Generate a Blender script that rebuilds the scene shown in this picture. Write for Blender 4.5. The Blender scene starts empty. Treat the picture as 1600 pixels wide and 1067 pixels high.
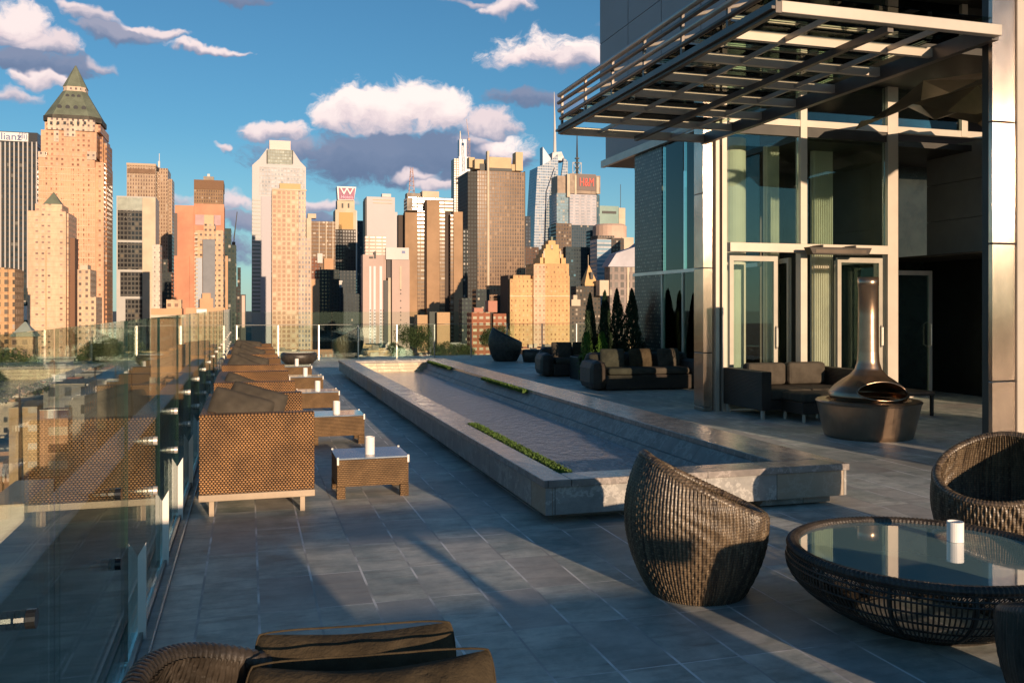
import bpy, math, random
from mathutils import Vector, Matrix
random.seed(7)
sc = bpy.context.scene
COL = sc.collection
R = math.radians
# ---------------------------------------------------------------- camera
FPX, HY, CH = 1400.0, 480.0, 1.6            # focal length in photo pixels, horizon row, eye height
TH = math.atan(412/1400.0)
c_, s_ = math.cos(TH), math.sin(TH)
cam = bpy.data.cameras.new('camera'); camo = bpy.data.objects.new('camera', cam); COL.objects.link(camo)
camo.location = (0, 0, CH); camo.rotation_euler = (R(90), 0, -TH)
cam.sensor_width = 36; cam.lens = FPX/1600*36
cam.shift_y = -53.5/1600
cam.clip_start = .05; cam.clip_end = 20000
sc.camera = camo
# ---------------------------------------------------------------- light
SUN_EL, SUN_AZ = R(7.5), math.atan2(-.985, .17)      # direction TOWARDS the sun
sd = Vector((math.cos(SUN_EL)*math.cos(SUN_AZ), math.cos(SUN_EL)*math.sin(SUN_AZ), math.sin(SUN_EL)))
sl = bpy.data.lights.new('sun', 'SUN'); sl.energy = 5.0; sl.angle = R(.5); sl.color = (1, .72, .48)
so = bpy.data.objects.new('sun', sl); COL.objects.link(so)
so.rotation_euler = sd.to_track_quat('Z', 'Y').to_euler()
sc.view_settings.view_transform = 'Standard'; sc.view_settings.look = 'None'
sc.view_settings.exposure = 0.22; sc.view_settings.gamma = 1

class NT:
    def __init__(s, tree): s.t = tree; s.n = tree.nodes; s.l = tree.links
    def new(s, ty, **k):
        n = s.n.new(ty)
        for a, b in k.items(): setattr(n, a, b)
        return n
    def put(s, v, sock):
        if isinstance(v, bpy.types.NodeSocket): s.l.new(v, sock)
        elif v is not None: sock.default_value = v
    def m(s, op, a, b=None, c=None, clamp=False):
        n = s.new('ShaderNodeMath', operation=op, use_clamp=clamp)
        s.put(a, n.inputs[0])
        if b is not None: s.put(b, n.inputs[1])
        if c is not None: s.put(c, n.inputs[2])
        return n.outputs[0]
    def mix(s, f, a, b, mode='MIX'):
        n = s.new('ShaderNodeMix', data_type='RGBA', blend_type=mode, clamp_factor=True)
        s.put(f, n.inputs[0]); s.put(c4(a), n.inputs[6]); s.put(c4(b), n.inputs[7])
        return n.outputs[2]
    def ss(s, x, lo, hi, a=0, b=1):
        n = s.new('ShaderNodeMapRange', interpolation_type='SMOOTHSTEP')
        s.put(x, n.inputs[0]); n.inputs[1].default_value = lo; n.inputs[2].default_value = hi
        n.inputs[3].default_value = a; n.inputs[4].default_value = b
        return n.outputs[0]
    def noise(s, vec, scale, det=2, rough=.5, dim='3D'):
        n = s.new('ShaderNodeTexNoise', noise_dimensions=dim)
        if vec is not None: s.l.new(vec, n.inputs['Vector'])
        n.inputs['Scale'].default_value = scale; n.inputs['Detail'].default_value = det; n.inputs['Roughness'].default_value = rough
        return n.outputs['Fac']
    def xyz(s, v):
        n = s.new('ShaderNodeSeparateXYZ'); s.l.new(v, n.inputs[0]); return n.outputs
    def cmb(s, x, y, z):
        n = s.new('ShaderNodeCombineXYZ'); s.put(x, n.inputs[0]); s.put(y, n.inputs[1]); s.put(z, n.inputs[2]); return n.outputs[0]
    def scale(s, v, k):
        n = s.new('ShaderNodeVectorMath', operation='MULTIPLY'); s.l.new(v, n.inputs[0]); n.inputs[1].default_value = k; return n.outputs[0]
def c4(c):
    if isinstance(c, bpy.types.NodeSocket): return c
    if isinstance(c, (int, float)): return (c, c, c, 1)
    return tuple(c)+(1,) if len(c) == 3 else c

def build_world():
    w = bpy.data.worlds.new('World'); sc.world = w; w.use_nodes = True
    N = NT(w.node_tree); N.n.clear()
    sky = N.new('ShaderNodeTexSky', sky_type='NISHITA', sun_disc=False)
    sky.sun_elevation = SUN_EL; sky.sun_rotation = math.atan2(sd.x, sd.y)
    sky.altitude = 50; sky.air_density = 1.0; sky.dust_density = .1; sky.ozone_density = 3.0
    geo = N.new('ShaderNodeTexCoord').outputs['Generated']
    x, y, z = N.xyz(geo)
    az0 = N.m('ARCTAN2', x, y)                                   # radians from +Y towards +X
    hor = N.m('SQRT', N.m('ADD', N.m('MULTIPLY', x, x), N.m('MULTIPLY', y, y)))
    el0 = N.m('ARCTAN2', z, hor)
    p0 = N.cmb(az0, el0, 0)
    az = N.m('ADD', az0, N.m('MULTIPLY', N.m('SUBTRACT', N.noise(p0, 11, 4, .6), .5), .085))
    el = N.m('ADD', el0, N.m('MULTIPLY', N.m('SUBTRACT', N.noise(N.cmb(N.m('ADD', az0, 5.), el0, 1.7), 14, 4, .6), .5), .055))
    def ang(px, py):
        r, u = (px-800)/FPX, (HY-py)/FPX
        a = TH+math.atan(r); e = math.atan(u/math.hypot(1, r)); return a, e
    pv = N.cmb(az, N.m('MULTIPLY', el, 1.7), 0)
    n1 = N.noise(pv, 24, 11, .68); n2 = N.noise(N.scale(pv, (1, 1, 1)), 8, 3, .5)
    warp = N.m('ADD', N.m('MULTIPLY', N.m('SUBTRACT', n1, .5), 3.4), N.m('MULTIPLY', N.m('SUBTRACT', n2, .5), 1.5))
    # cx, cy, rx, ry, bright at top, bright at bottom, opacity
    C = [(600,250,200,52,.26,.12,1), (700,240,130,48,.22,.10,1), (500,238,90,26,.3,.15,.95), (540,262,90,26,.16,.08,.95), (470,225,60,18,.45,.2,.8),
         (560,178,72,42,1,.5,1), (610,176,82,38,1,.5,1), (655,160,58,36,1,.6,1), (690,172,42,36,1,.55,1), (520,188,38,24,.9,.5,1),
         (432,203,66,19,.85,.35,1), (765,196,60,24,.75,.35,1), (772,232,74,26,1,.5,1), (735,215,40,14,.7,.3,.8),
         (655,276,60,14,.9,.4,.8), (690,290,40,14,.75,.4,.7), (850,84,98,33,1,.35,1), (895,96,60,26,.9,.3,1), (800,92,44,22,.95,.6,.8),
         (835,158,75,15,.3,.12,.75), (790,12,50,14,.85,.4,.75), (720,2,50,6,.6,.4,.5),
         (15,44,62,38,.9,.3,1), (70,72,60,22,.75,.2,1), (60,100,120,24,.3,.12,.95), (62,120,46,22,.9,.5,.9), (20,148,44,14,.7,.4,.7),
         (150,30,44,14,.7,.3,.85), (130,22,30,10,.8,.4,.8), (190,58,66,15,.42,.15,.9), (240,52,44,12,.8,.3,.85), (320,74,66,9,.85,.3,.85), (160,102,34,10,.6,.3,.7),
         (375,6,48,9,.25,.15,.7), (345,318,62,17,.75,.45,.7), (380,345,60,20,.4,.25,.7), (345,395,60,40,.3,.25,.6), (500,322,46,16,.75,.3,.75), (495,345,60,14,.3,.2,.6),
         (355,233,17,6,.75,.5,.6), (280,310,40,10,.7,.5,.5), (1020,150,60,14,.8,.5,.6), (960,40,30,10,.6,.4,.5)]
    # further clouds round the rest of the sky (azimuth, elevation in degrees)
    best = None; lit = None
    for (cx, cy, rx, ry, bt, bb, op) in C:
        a, e = ang(cx, cy); k = math.cos(math.atan((cx-800)/FPX))**2
        ra, re = rx/FPX*k, ry/FPX*math.sqrt(k)
        da = N.m('MULTIPLY', N.m('SUBTRACT', az, a), 1/ra); de = N.m('MULTIPLY', N.m('SUBTRACT', el, e), 1/re)
        lower = N.m('MINIMUM', de, 0.0)                        # flatter undersides
        de2 = N.m('ADD', N.m('MULTIPLY', de, de), N.m('MULTIPLY', N.m('MULTIPLY', lower, lower), .6))
        d = N.m('SUBTRACT', 1.0, N.m('ADD', N.m('MULTIPLY', da, da), de2))
        d = N.m('MULTIPLY', N.m('ADD', N.m('MAXIMUM', d, -2.6), warp), op)
        L = N.ss(N.m('ADD', de, N.m('MULTIPLY', warp, .45)), -.8, .4, bb, bt)
        if best is None: best, lit = d, L
        else:
            s = N.ss(N.m('SUBTRACT', d, best), -.28, .28)
            lit = N.m('ADD', N.m('MULTIPLY', lit, N.m('SUBTRACT', 1.0, s)), N.m('MULTIPLY', L, s))
            best = N.m('MAXIMUM', best, d)
    mask = N.m('MULTIPLY', N.ss(best, -.32, .62), .97)
    # loose wisps and clouds elsewhere, for the reflections
    w3 = N.noise(pv, 3.4, 9, .6); back = N.ss(N.m('ABSOLUTE', az), .75, 1.1)
    mb = N.m('MULTIPLY', N.m('MULTIPLY', N.ss(w3, .52, .66), back), N.m('MULTIPLY', N.ss(el, .02, .12), N.ss(el, .35, .55, 1, 0)))
    lit = N.m('ADD', N.m('MULTIPLY', lit, N.m('SUBTRACT', 1.0, mb)), N.m('MULTIPLY', mb, .6))
    mask = N.m('MAXIMUM', mask, N.m('MULTIPLY', mb, .7))
    cr = N.new('ShaderNodeValToRGB'); N.l.new(lit, cr.inputs[0])
    e = cr.color_ramp.elements
    e[0].position = 0; e[0].color = (.09, .14, .25, 1); e[1].position = 1; e[1].color = (.98, .83, .78, 1)
    for p, c in ((.25, (.17, .22, .34)), (.5, (.38, .37, .46)), (.75, (.76, .63, .64))):
        q = e.new(p); q.color = c+(1,)
    K = SKY_STRENGTH
    skyc = N.mix(1.0, sky.outputs[0], SKY_TINT, 'MULTIPLY')
    skyc = N.mix(N.ss(el0, .36, 1.0), skyc, N.mix(1.0, skyc, (.74, .80, .84), 'MULTIPLY'))
    skyc = N.mix(N.ss(el0, -.02, .2, .36, 0), skyc, (.46/K, .64/K, .78/K))
    cl = N.new('ShaderNodeVectorMath', operation='SCALE'); N.l.new(cr.outputs[0], cl.inputs[0]); cl.inputs['Scale'].default_value = 1/K
    col = N.mix(mask, skyc, cl.outputs[0])
    bg = N.new('ShaderNodeBackground'); N.l.new(col, bg.inputs[0]); bg.inputs[1].default_value = K
    out = N.new('ShaderNodeOutputWorld'); N.l.new(bg.outputs[0], out.inputs[0])
SKY_STRENGTH, SKY_TINT = .11, (.66, .98, 1.06)
build_world()

# ---------------------------------------------------------------- tagging
def tag(o, label=None, cat=None, group=None, kind=None):
    if label: o['label'] = label
    if cat: o['category'] = cat
    if group: o['group'] = group
    if kind: o['kind'] = kind
    return o
def thing(name, label, cat, loc=(0, 0, 0), rz=0, group=None):
    o = bpy.data.objects.new(name, None); COL.objects.link(o); o.empty_display_size = .2
    o.location = loc; o.rotation_euler = (0, 0, rz)
    return tag(o, label, cat, group)
def copy_tree(o, parent=None):
    c = o.copy(); COL.objects.link(c); c.parent = parent
    for ch in list(o.children): copy_tree(ch, c)
    return c

# ---------------------------------------------------------------- mesh builder
class MB:
    def __init__(s): s.v = []; s.f = []; s.mi = []; s.smooth = False; s.cur = 0
    def face(s, *i): s.f.append(i); s.mi.append(s.cur)
    def add(s, vs, fs):
        b = len(s.v); s.v += [tuple(p) for p in vs]
        for f in fs: s.f.append(tuple(b+i for i in f)); s.mi.append(s.cur)
        return s
    def box(s, x0, x1, y0, y1, z0, z1, M=None):
        vs = [(x0,y0,z0),(x1,y0,z0),(x1,y1,z0),(x0,y1,z0),(x0,y0,z1),(x1,y0,z1),(x1,y1,z1),(x0,y1,z1)]
        if M: vs = [tuple(M @ Vector(p)) for p in vs]
        return s.add(vs, [(0,3,2,1),(4,5,6,7),(0,1,5,4),(1,2,6,5),(2,3,7,6),(3,0,4,7)])
    def prism(s, poly, z0, z1, top=None):
        n = len(poly); top = top or poly
        vs = [(p[0],p[1],z0) for p in poly]+[(p[0],p[1],z1) for p in top]
        fs = [tuple(range(n-1,-1,-1)), tuple(range(n,2*n))]+[(i,(i+1)%n,(i+1)%n+n,i+n) for i in range(n)]
        return s.add(vs, fs)
    def extr(s, poly, y0, y1):            # polygon in XZ, counter-clockwise seen from -Y, extruded along Y
        n = len(poly)
        vs = [(p[0],y0,p[1]) for p in poly]+[(p[0],y1,p[1]) for p in poly]
        fs = [tuple(range(n)), tuple(range(2*n-1,n-1,-1))]+[((i+1)%n,i,i+n,(i+1)%n+n) for i in range(n)]
        return s.add(vs, fs)
    def pyr(s, x0, x1, y0, y1, z0, z1, k=0.0):
        cx, cy = (x0+x1)/2, (y0+y1)/2
        t = [(cx+(x-cx)*k, cy+(y-cy)*k) for x, y in ((x0,y0),(x1,y0),(x1,y1),(x0,y1))]
        return s.prism([(x0,y0),(x1,y0),(x1,y1),(x0,y1)], z0, z1, t)
    def lathe(s, prof, n=32, c=(0, 0), a0=0, a1=2*math.pi):
        full = abs(a1-a0-2*math.pi) < 1e-6; k = n if full else n+1
        b = len(s.v)
        for (r, z) in prof:
            for i in range(k):
                a = a0+(a1-a0)*i/n; s.v.append((c[0]+r*math.cos(a), c[1]+r*math.sin(a), z))
        for j in range(len(prof)-1):
            for i in range(n):
                i2 = (i+1) % k
                s.f.append((b+j*k+i, b+j*k+i2, b+(j+1)*k+i2, b+(j+1)*k+i)); s.mi.append(s.cur)
        return s
    def cyl(s, c, r, z0, z1, n=20, r1=None):
        r1 = r if r1 is None else r1
        return s.lathe([(0.0001, z0), (r, z0), (r1, z1), (0.0001, z1)], n, c)
    def tube(s, pts, r, n=8, closed=False):
        P = [Vector(p) for p in pts]; m = len(P); b = len(s.v); up = None
        rr = r if isinstance(r, (list, tuple)) else [r]*m
        for i, p in enumerate(P):
            if closed: t = P[(i+1) % m]-P[i-1]
            else: t = P[min(i+1, m-1)]-P[max(i-1, 0)]
            t.normalize()
            if up is None:
                up = Vector((0, 0, 1)) if abs(t.z) < .9 else Vector((1, 0, 0))
            a = t.cross(up)
            if a.length < 1e-5: a = t.cross(Vector((0, 1, 0)))
            a.normalize(); bb = a.cross(t); up = bb
            for k in range(n):
                g = 2*math.pi*k/n; s.v.append(tuple(p+(a*math.cos(g)+bb*math.sin(g))*rr[i]))
        for i in range(m if closed else m-1):
            j = (i+1) % m
            for k in range(n):
                k2 = (k+1) % n
                s.f.append((b+i*n+k, b+j*n+k, b+j*n+k2, b+i*n+k2)); s.mi.append(s.cur)
        if not closed:
            s.f.append(tuple(b+k for k in range(n))); s.mi.append(s.cur)
            s.f.append(tuple(b+(m-1)*n+k for k in range(n-1, -1, -1))); s.mi.append(s.cur)
        return s
    def build(s, name, mat, parent=None, smooth=False, bevel=0, sub=0, loc=None):
        me = bpy.data.meshes.new(name); me.from_pydata(s.v, [], s.f)
        for m in (mat if isinstance(mat, (list, tuple)) else [mat]): me.materials.append(m)
        if any(s.mi): me.polygons.foreach_set('material_index', s.mi)
        if smooth: me.polygons.foreach_set('use_smooth', [True]*len(me.polygons))
        me.update()
        o = bpy.data.objects.new(name, me); COL.objects.link(o); o.parent = parent
        if loc: o.location = loc
        if bevel:
            b = o.modifiers.new('bevel', 'BEVEL'); b.width = bevel; b.segments = 2; b.limit_method = 'ANGLE'; b.angle_limit = R(35)
        if sub:
            b = o.modifiers.new('sub', 'SUBSURF'); b.levels = sub; b.render_levels = sub
        return o

# ---------------------------------------------------------------- pixel helpers (photo pixels -> world)
def ratio(px): return ((px-800)*c_+FPX*s_)/(FPX*c_-(px-800)*s_)
def XY(px, Y): return Y*ratio(px)
def FW(X, Y): return X*s_+Y*c_
def ZP(py, X, Y): return CH+(HY-py)*FW(X, Y)/FPX
def GP(px, py, Z=0):
    F = FPX*(CH-Z)/(py-HY); r = (px-800)*F/FPX
    return r*c_+F*s_, -r*s_+F*c_

# ---------------------------------------------------------------- materials
def mat_new(name):
    m = bpy.data.materials.new(name); m.use_nodes = True; N = NT(m.node_tree)
    b = N.n['Principled BSDF']; return m, N, b
_pm = {}
def pm(name, col, rough=.6, metal=0, var=.15, vs=3.0, bump=0, bs=30, spec=.5, coat=0, stretch=(1, 1, 1), rvar=.1, world=False):
    if name in _pm: return _pm[name]
    m, N, b = mat_new(name)
    tc = N.new('ShaderNodeTexCoord').outputs['Object']
    v = N.scale(tc, stretch)
    n = N.noise(v, vs, 5, .6)
    dark = tuple(x*(1-var) for x in col); lite = tuple(min(1, x*(1+var)) for x in col)
    N.l.new(N.mix(N.ss(n, .3, .7), dark, lite), b.inputs['Base Color'])
    b.inputs['Metallic'].default_value = metal; b.inputs['Specular IOR Level'].default_value = spec
    N.l.new(N.m('ADD', rough-rvar/2, N.m('MULTIPLY', N.noise(v, vs*2.3, 4), rvar), clamp=True), b.inputs['Roughness'])
    if coat: b.inputs['Coat Weight'].default_value = coat
    if bump:
        bp = N.new('ShaderNodeBump'); bp.inputs['Strength'].default_value = bump; bp.inputs['Distance'].default_value = .01
        N.l.new(N.noise(v, bs, 6, .65), bp.inputs['Height']); N.l.new(bp.outputs[0], b.inputs['Normal'])
    _pm[name] = m; return m

def facade(name, wall, glass, W, nx, sz, wx=.5, wz=.5, z0=0.0, vary=.5, lit=.12, rough=.8, blind=(.5, .42, .34), grough=.1, wmetal=0, spandrel=None, grp=0):
    """walls with rows of windows, laid out on the real faces in metres"""
    m, N, b = mat_new(name)
    tc = N.new('ShaderNodeTexCoord').outputs['Object']; x, y, z = N.xyz(tc)
    nx_, ny_, nz_ = N.xyz(N.new('ShaderNodeNewGeometry').outputs['True Normal'])
    side = N.m('GREATER_THAN', N.m('ABSOLUTE', nx_), .7)
    u = N.m('ADD', N.m('MULTIPLY', x, N.m('SUBTRACT', 1.0, side)), N.m('MULTIPLY', y, side))
    sx = W/nx
    U = N.m('DIVIDE', u, sx); V = N.m('DIVIDE', N.m('SUBTRACT', z, z0), sz)
    fu = N.m('FRACT', U); fv = N.m('FRACT', V)
    inu = N.m('LESS_THAN', N.m('ABSOLUTE', N.m('SUBTRACT', fu, .5)), wx/2)
    inv = N.m('LESS_THAN', N.m('ABSOLUTE', N.m('SUBTRACT', fv, .5)), wz/2)
    vert = N.m('LESS_THAN', N.m('ABSOLUTE', nz_), .5)
    mask = N.m('MULTIPLY', N.m('MULTIPLY', inu, inv), vert)
    if grp:   # wider pier after every grp windows
        g = N.m('FRACT', N.m('DIVIDE', N.m('FLOOR', U), float(grp)))
        mask = N.m('MULTIPLY', mask, N.m('GREATER_THAN', g, .5/grp))
    wn = N.new('ShaderNodeTexWhiteNoise', noise_dimensions='2D')
    N.l.new(N.cmb(N.m('FLOOR', U), N.m('FLOOR', V), 0), wn.inputs['Vector'])
    rnd = wn.outputs['Value']
    wn2 = N.new('ShaderNodeTexWhiteNoise', noise_dimensions='1D'); N.l.new(N.m('ADD', N.m('MULTIPLY', rnd, 91.7), 3.3), wn2.inputs['W'])
    gl = N.mix(N.m('MULTIPLY', rnd, vary), glass, tuple(min(1, g*2.6+.03) for g in glass))
    gl = N.mix(N.m('MULTIPLY', N.m('LESS_THAN', wn2.outputs['Value'], lit), .75), gl, blind)
    st = N.noise(N.scale(tc, (.05, .05, .02)), 1.0, 5, .6); fine = N.noise(N.scale(tc, (.6, .6, .25)), 1.0, 3, .6)
    wl = N.mix(N.ss(N.m('ADD', N.m('MULTIPLY', st, .6), N.m('MULTIPLY', fine, .4)), .35, .65), tuple(c*.76 for c in wall), tuple(min(1, c*1.1) for c in wall))
    wl = N.mix(N.m('MULTIPLY', N.m('LESS_THAN', fv, .12), .28), wl, tuple(c*.5 for c in wall))
    if spandrel is not None:
        wl = N.mix(N.m('MULTIPLY', inu, vert), wl, spandrel)
    N.l.new(N.mix(mask, wl, gl), b.inputs['Base Color'])
    N.l.new(N.m('ADD', rough, N.m('MULTIPLY', mask, grough-rough)), b.inputs['Roughness'])
    b.inputs['Metallic'].default_value = wmetal
    return m

def glass_mat(name, tint=(.80, .90, .87), rough=0.0, ior=1.5, gain=1.0):
    if name in _pm: return _pm[name]
    m, N, b = mat_new(name); N.n.remove(b)
    tr = N.new('ShaderNodeBsdfTransparent'); tr.inputs[0].default_value = tint+(1,)
    gl = N.new('ShaderNodeBsdfGlossy'); gl.inputs['Roughness'].default_value = rough; gl.inputs[0].default_value = (.93, 1, .97, 1)
    fr = N.new('ShaderNodeFresnel'); fr.inputs[0].default_value = ior
    mx = N.new('ShaderNodeMixShader')
    N.l.new(N.m('MULTIPLY', fr.outputs[0], gain, clamp=True), mx.inputs[0]); N.l.new(tr.outputs[0], mx.inputs[1]); N.l.new(gl.outputs[0], mx.inputs[2])
    N.l.new(mx.outputs[0], N.n['Material Output'].inputs[0])
    _pm[name] = m; return m
# ================================================================ THE TERRACE (built round the camera at x = y = 0)
TX = .3016; TY = .61
def deck_mat():
    m, N, b = mat_new('terrace_paving')
    tc = N.new('ShaderNodeTexCoord').outputs['Object']; x, y, z = N.xyz(tc)
    U = N.m('DIVIDE', N.m('SUBTRACT', x, .054), TX); V = N.m('DIVIDE', N.m('SUBTRACT', y, 4.87), TY)
    fu = N.m('ABSOLUTE', N.m('SUBTRACT', N.m('FRACT', N.m('ADD', U, .5)), .5)); fv = N.m('ABSOLUTE', N.m('SUBTRACT', N.m('FRACT', N.m('ADD', V, .5)), .5))
    wob = N.m('MULTIPLY', N.m('SUBTRACT', N.noise(tc, 9, 3), .5), .004)
    gu = N.m('LESS_THAN', N.m('ADD', N.m('MULTIPLY', fu, TX), wob), .0064); gv = N.m('LESS_THAN', N.m('ADD', N.m('MULTIPLY', fv, TY), wob), .0034)
    gm = N.m('MAXIMUM', gu, gv)
    wn = N.new('ShaderNodeTexWhiteNoise', noise_dimensions='2D'); N.l.new(N.cmb(N.m('FLOOR', U), N.m('FLOOR', V), 0), wn.inputs['Vector'])
    per = wn.outputs['Value']
    v1 = N.noise(N.cmb(N.m('ADD', x, N.m('MULTIPLY', per, 40.)), y, 0), 3.2, 9, .68)
    v2 = N.noise(N.cmb(N.m('MULTIPLY', x, 1.5), N.m('MULTIPLY', y, 6.), N.m('MULTIPLY', per, 9.)), 2.4, 7, .7)
    base = N.mix(N.ss(v1, .25, .75), (.29, .345, .315), (.80, .78, .68))
    base = N.mix(N.m('MULTIPLY', N.ss(v2, .45, .72), .5), base, (.16, .128, .10))
    base = N.mix(N.m('MULTIPLY', N.m('SUBTRACT', per, .5), 1.1), base, (.46, .39, .36))
    base = N.mix(N.m('MULTIPLY', N.ss(N.noise(tc, .55, 5), .42, .66), .45), base, (.13, .15, .145))
    jt = N.noise(tc, 2.1, 4)
    b.inputs['Specular IOR Level'].default_value = .33
    base = N.mix(gm, base, N.mix(N.ss(jt, .42, .6), (.40, .40, .38), (.90, .88, .84)))
    N.l.new(base, b.inputs['Base Color'])
    N.l.new(N.m('ADD', N.m('MULTIPLY', v1, .3), N.m('ADD', N.m('MULTIPLY', gm, .25), .40)), b.inputs['Roughness'])
    bp = N.new('ShaderNodeBump'); bp.inputs['Strength'].default_value = .45; bp.inputs['Distance'].default_value = .006
    h = N.m('SUBTRACT', N.m('ADD', N.m('MULTIPLY', N.noise(tc, 24, 8, .7), .5), N.m('MULTIPLY', v2, .7)), gm)
    N.l.new(h, bp.inputs['Height']); N.l.new(bp.outputs[0], b.inputs['Normal'])
    return m
def stone_mat(name, a, b_, rough=.3, pan=.6, odd=(.30, .22, .15), joint=True):
    m, N, b = mat_new(name)
    tc = N.new('ShaderNodeTexCoord').outputs['Object']; x, y, z = N.xyz(tc)
    nx_, ny_, nz_ = N.xyz(N.new('ShaderNodeNewGeometry').outputs['True Normal'])
    front = N.m('GREATER_THAN', N.m('ABSOLUTE', ny_), .7)
    u = N.m('ADD', N.m('MULTIPLY', x, front), N.m('MULTIPLY', y, N.m('SUBTRACT', 1.0, front)))
    U = N.m('DIVIDE', u, pan); cell = N.m('FLOOR', U); fu = N.m('ABSOLUTE', N.m('SUBTRACT', N.m('FRACT', N.m('ADD', U, .5)), .5))
    wn = N.new('ShaderNodeTexWhiteNoise', noise_dimensions='1D'); N.l.new(N.m('ADD', cell, 17.3), wn.inputs['W']); per = wn.outputs['Value']
    n = N.noise(N.cmb(N.m('ADD', x, N.m('MULTIPLY', per, 30.)), y, z), 4.5, 9, .7)
    vein = N.ss(N.m('ABSOLUTE', N.m('SUBTRACT', N.noise(tc, 2.4, 9, .72), .5)), 0, .03, .35, 0)
    col = N.mix(N.ss(n, .28, .72), a, b_)
    col = N.mix(vein, col, tuple(min(1, k*2.2) for k in b_))
    col = N.mix(N.m('MULTIPLY', N.m('GREATER_THAN', per, .8), .7), col, odd)
    if joint: col = N.mix(N.m('MULTIPLY', N.m('LESS_THAN', N.m('MULTIPLY', fu, pan), .004), .7), col, (.02, .02, .02))
    N.l.new(col, b.inputs['Base Color'])
    N.l.new(N.m('ADD', rough-.1, N.m('MULTIPLY', n, .22)), b.inputs['Roughness'])
    bp = N.new('ShaderNodeBump'); bp.inputs['Strength'].default_value = .25; bp.inputs['Distance'].default_value = .004
    N.l.new(N.noise(tc, 30, 7, .7), bp.inputs['Height']); N.l.new(bp.outputs[0], b.inputs['Normal'])
    return m
def weave_mat(name, lite, dark, su=.030, sv=.020, rough=.5):
    """woven synthetic rattan: offset strands with dark gaps"""
    m, N, b = mat_new(name)
    tc = N.new('ShaderNodeTexCoord').outputs['Object']; x, y, z = N.xyz(tc)
    nx_, ny_, nz_ = N.xyz(N.new('ShaderNodeNewGeometry').outputs['True Normal'])
    sx = N.m('GREATER_THAN', N.m('ABSOLUTE', nx_), .7); tz = N.m('GREATER_THAN', N.m('ABSOLUTE', nz_), .7)
    inv = lambda k: N.m('SUBTRACT', 1.0, k)
    u = N.m('ADD', N.m('MULTIPLY', x, inv(sx)), N.m('MULTIPLY', y, sx)); v = N.m('ADD', N.m('MULTIPLY', z, inv(tz)), N.m('MULTIPLY', y, tz))
    w = N.m('MULTIPLY', N.m('SUBTRACT', N.noise(tc, 14, 2), .5), .006)
    V = N.m('DIVIDE', N.m('ADD', v, w), sv); row = N.m('FLOOR', V); odd = N.m('MODULO', N.m('ABSOLUTE', row), 2.0)
    U = N.m('ADD', N.m('DIVIDE', N.m('ADD', u, w), su), N.m('MULTIPLY', odd, .5))
    fu = N.m('FRACT', U); fv = N.m('FRACT', V)
    a = N.m('SINE', N.m('MULTIPLY', fu, math.pi)); c = N.m('SINE', N.m('MULTIPLY', fv, math.pi))
    h = N.m('MULTIPLY', N.m('POWER', a, .7), N.m('POWER', c, .6))
    wn = N.new('ShaderNodeTexWhiteNoise', noise_dimensions='2D'); N.l.new(N.cmb(N.m('FLOOR', U), row, 0), wn.inputs['Vector'])
    big = N.noise(tc, 2.6, 6, .65)
    base = N.mix(N.m('MULTIPLY', wn.outputs['Value'], .6), lite, tuple(k*.62 for k in lite))
    base = N.mix(N.ss(big, .40, .62), base, tuple(k*.50 for k in lite))
    N.l.new(N.mix(N.ss(h, .34, .8), dark, base), b.inputs['Base Color'])
    b.inputs['Roughness'].default_value = rough
    bp = N.new('ShaderNodeBump'); bp.inputs['Strength'].default_value = .9; bp.inputs['Distance'].default_value = .006
    N.l.new(h, bp.inputs['Height']); N.l.new(bp.outputs[0], b.inputs['Normal'])
    return m
M_deck = deck_mat()
M_cop = stone_mat('polished_coping_stone', (.17, .155, .145), (.30, .265, .24), .22, 1.3, (.24, .2, .17))
M_fas = stone_mat('pool_fascia_stone', (.20, .20, .195), (.34, .325, .30), .5, .62, (.36, .27, .18))
M_inn = stone_mat('pool_lining_stone', (.13, .135, .125), (.26, .25, .225), .5, .9, (.24, .2, .16))
M_weave = weave_mat('golden_brown_rattan', (.50, .25, .088), (.012, .008, .005), .026, .0165)
M_weave_t = weave_mat('table_rattan', (.40, .24, .11), (.05, .032, .018), .012, .016)
M_weave_d = weave_mat('dark_rattan', (.09, .06, .04), (.01, .008, .006), .03, .02)
M_wick = pm('chair_wicker', (.115, .078, .046), .42, 0, .45, 9, .5, 60, .5, stretch=(1, 1, .25))
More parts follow.
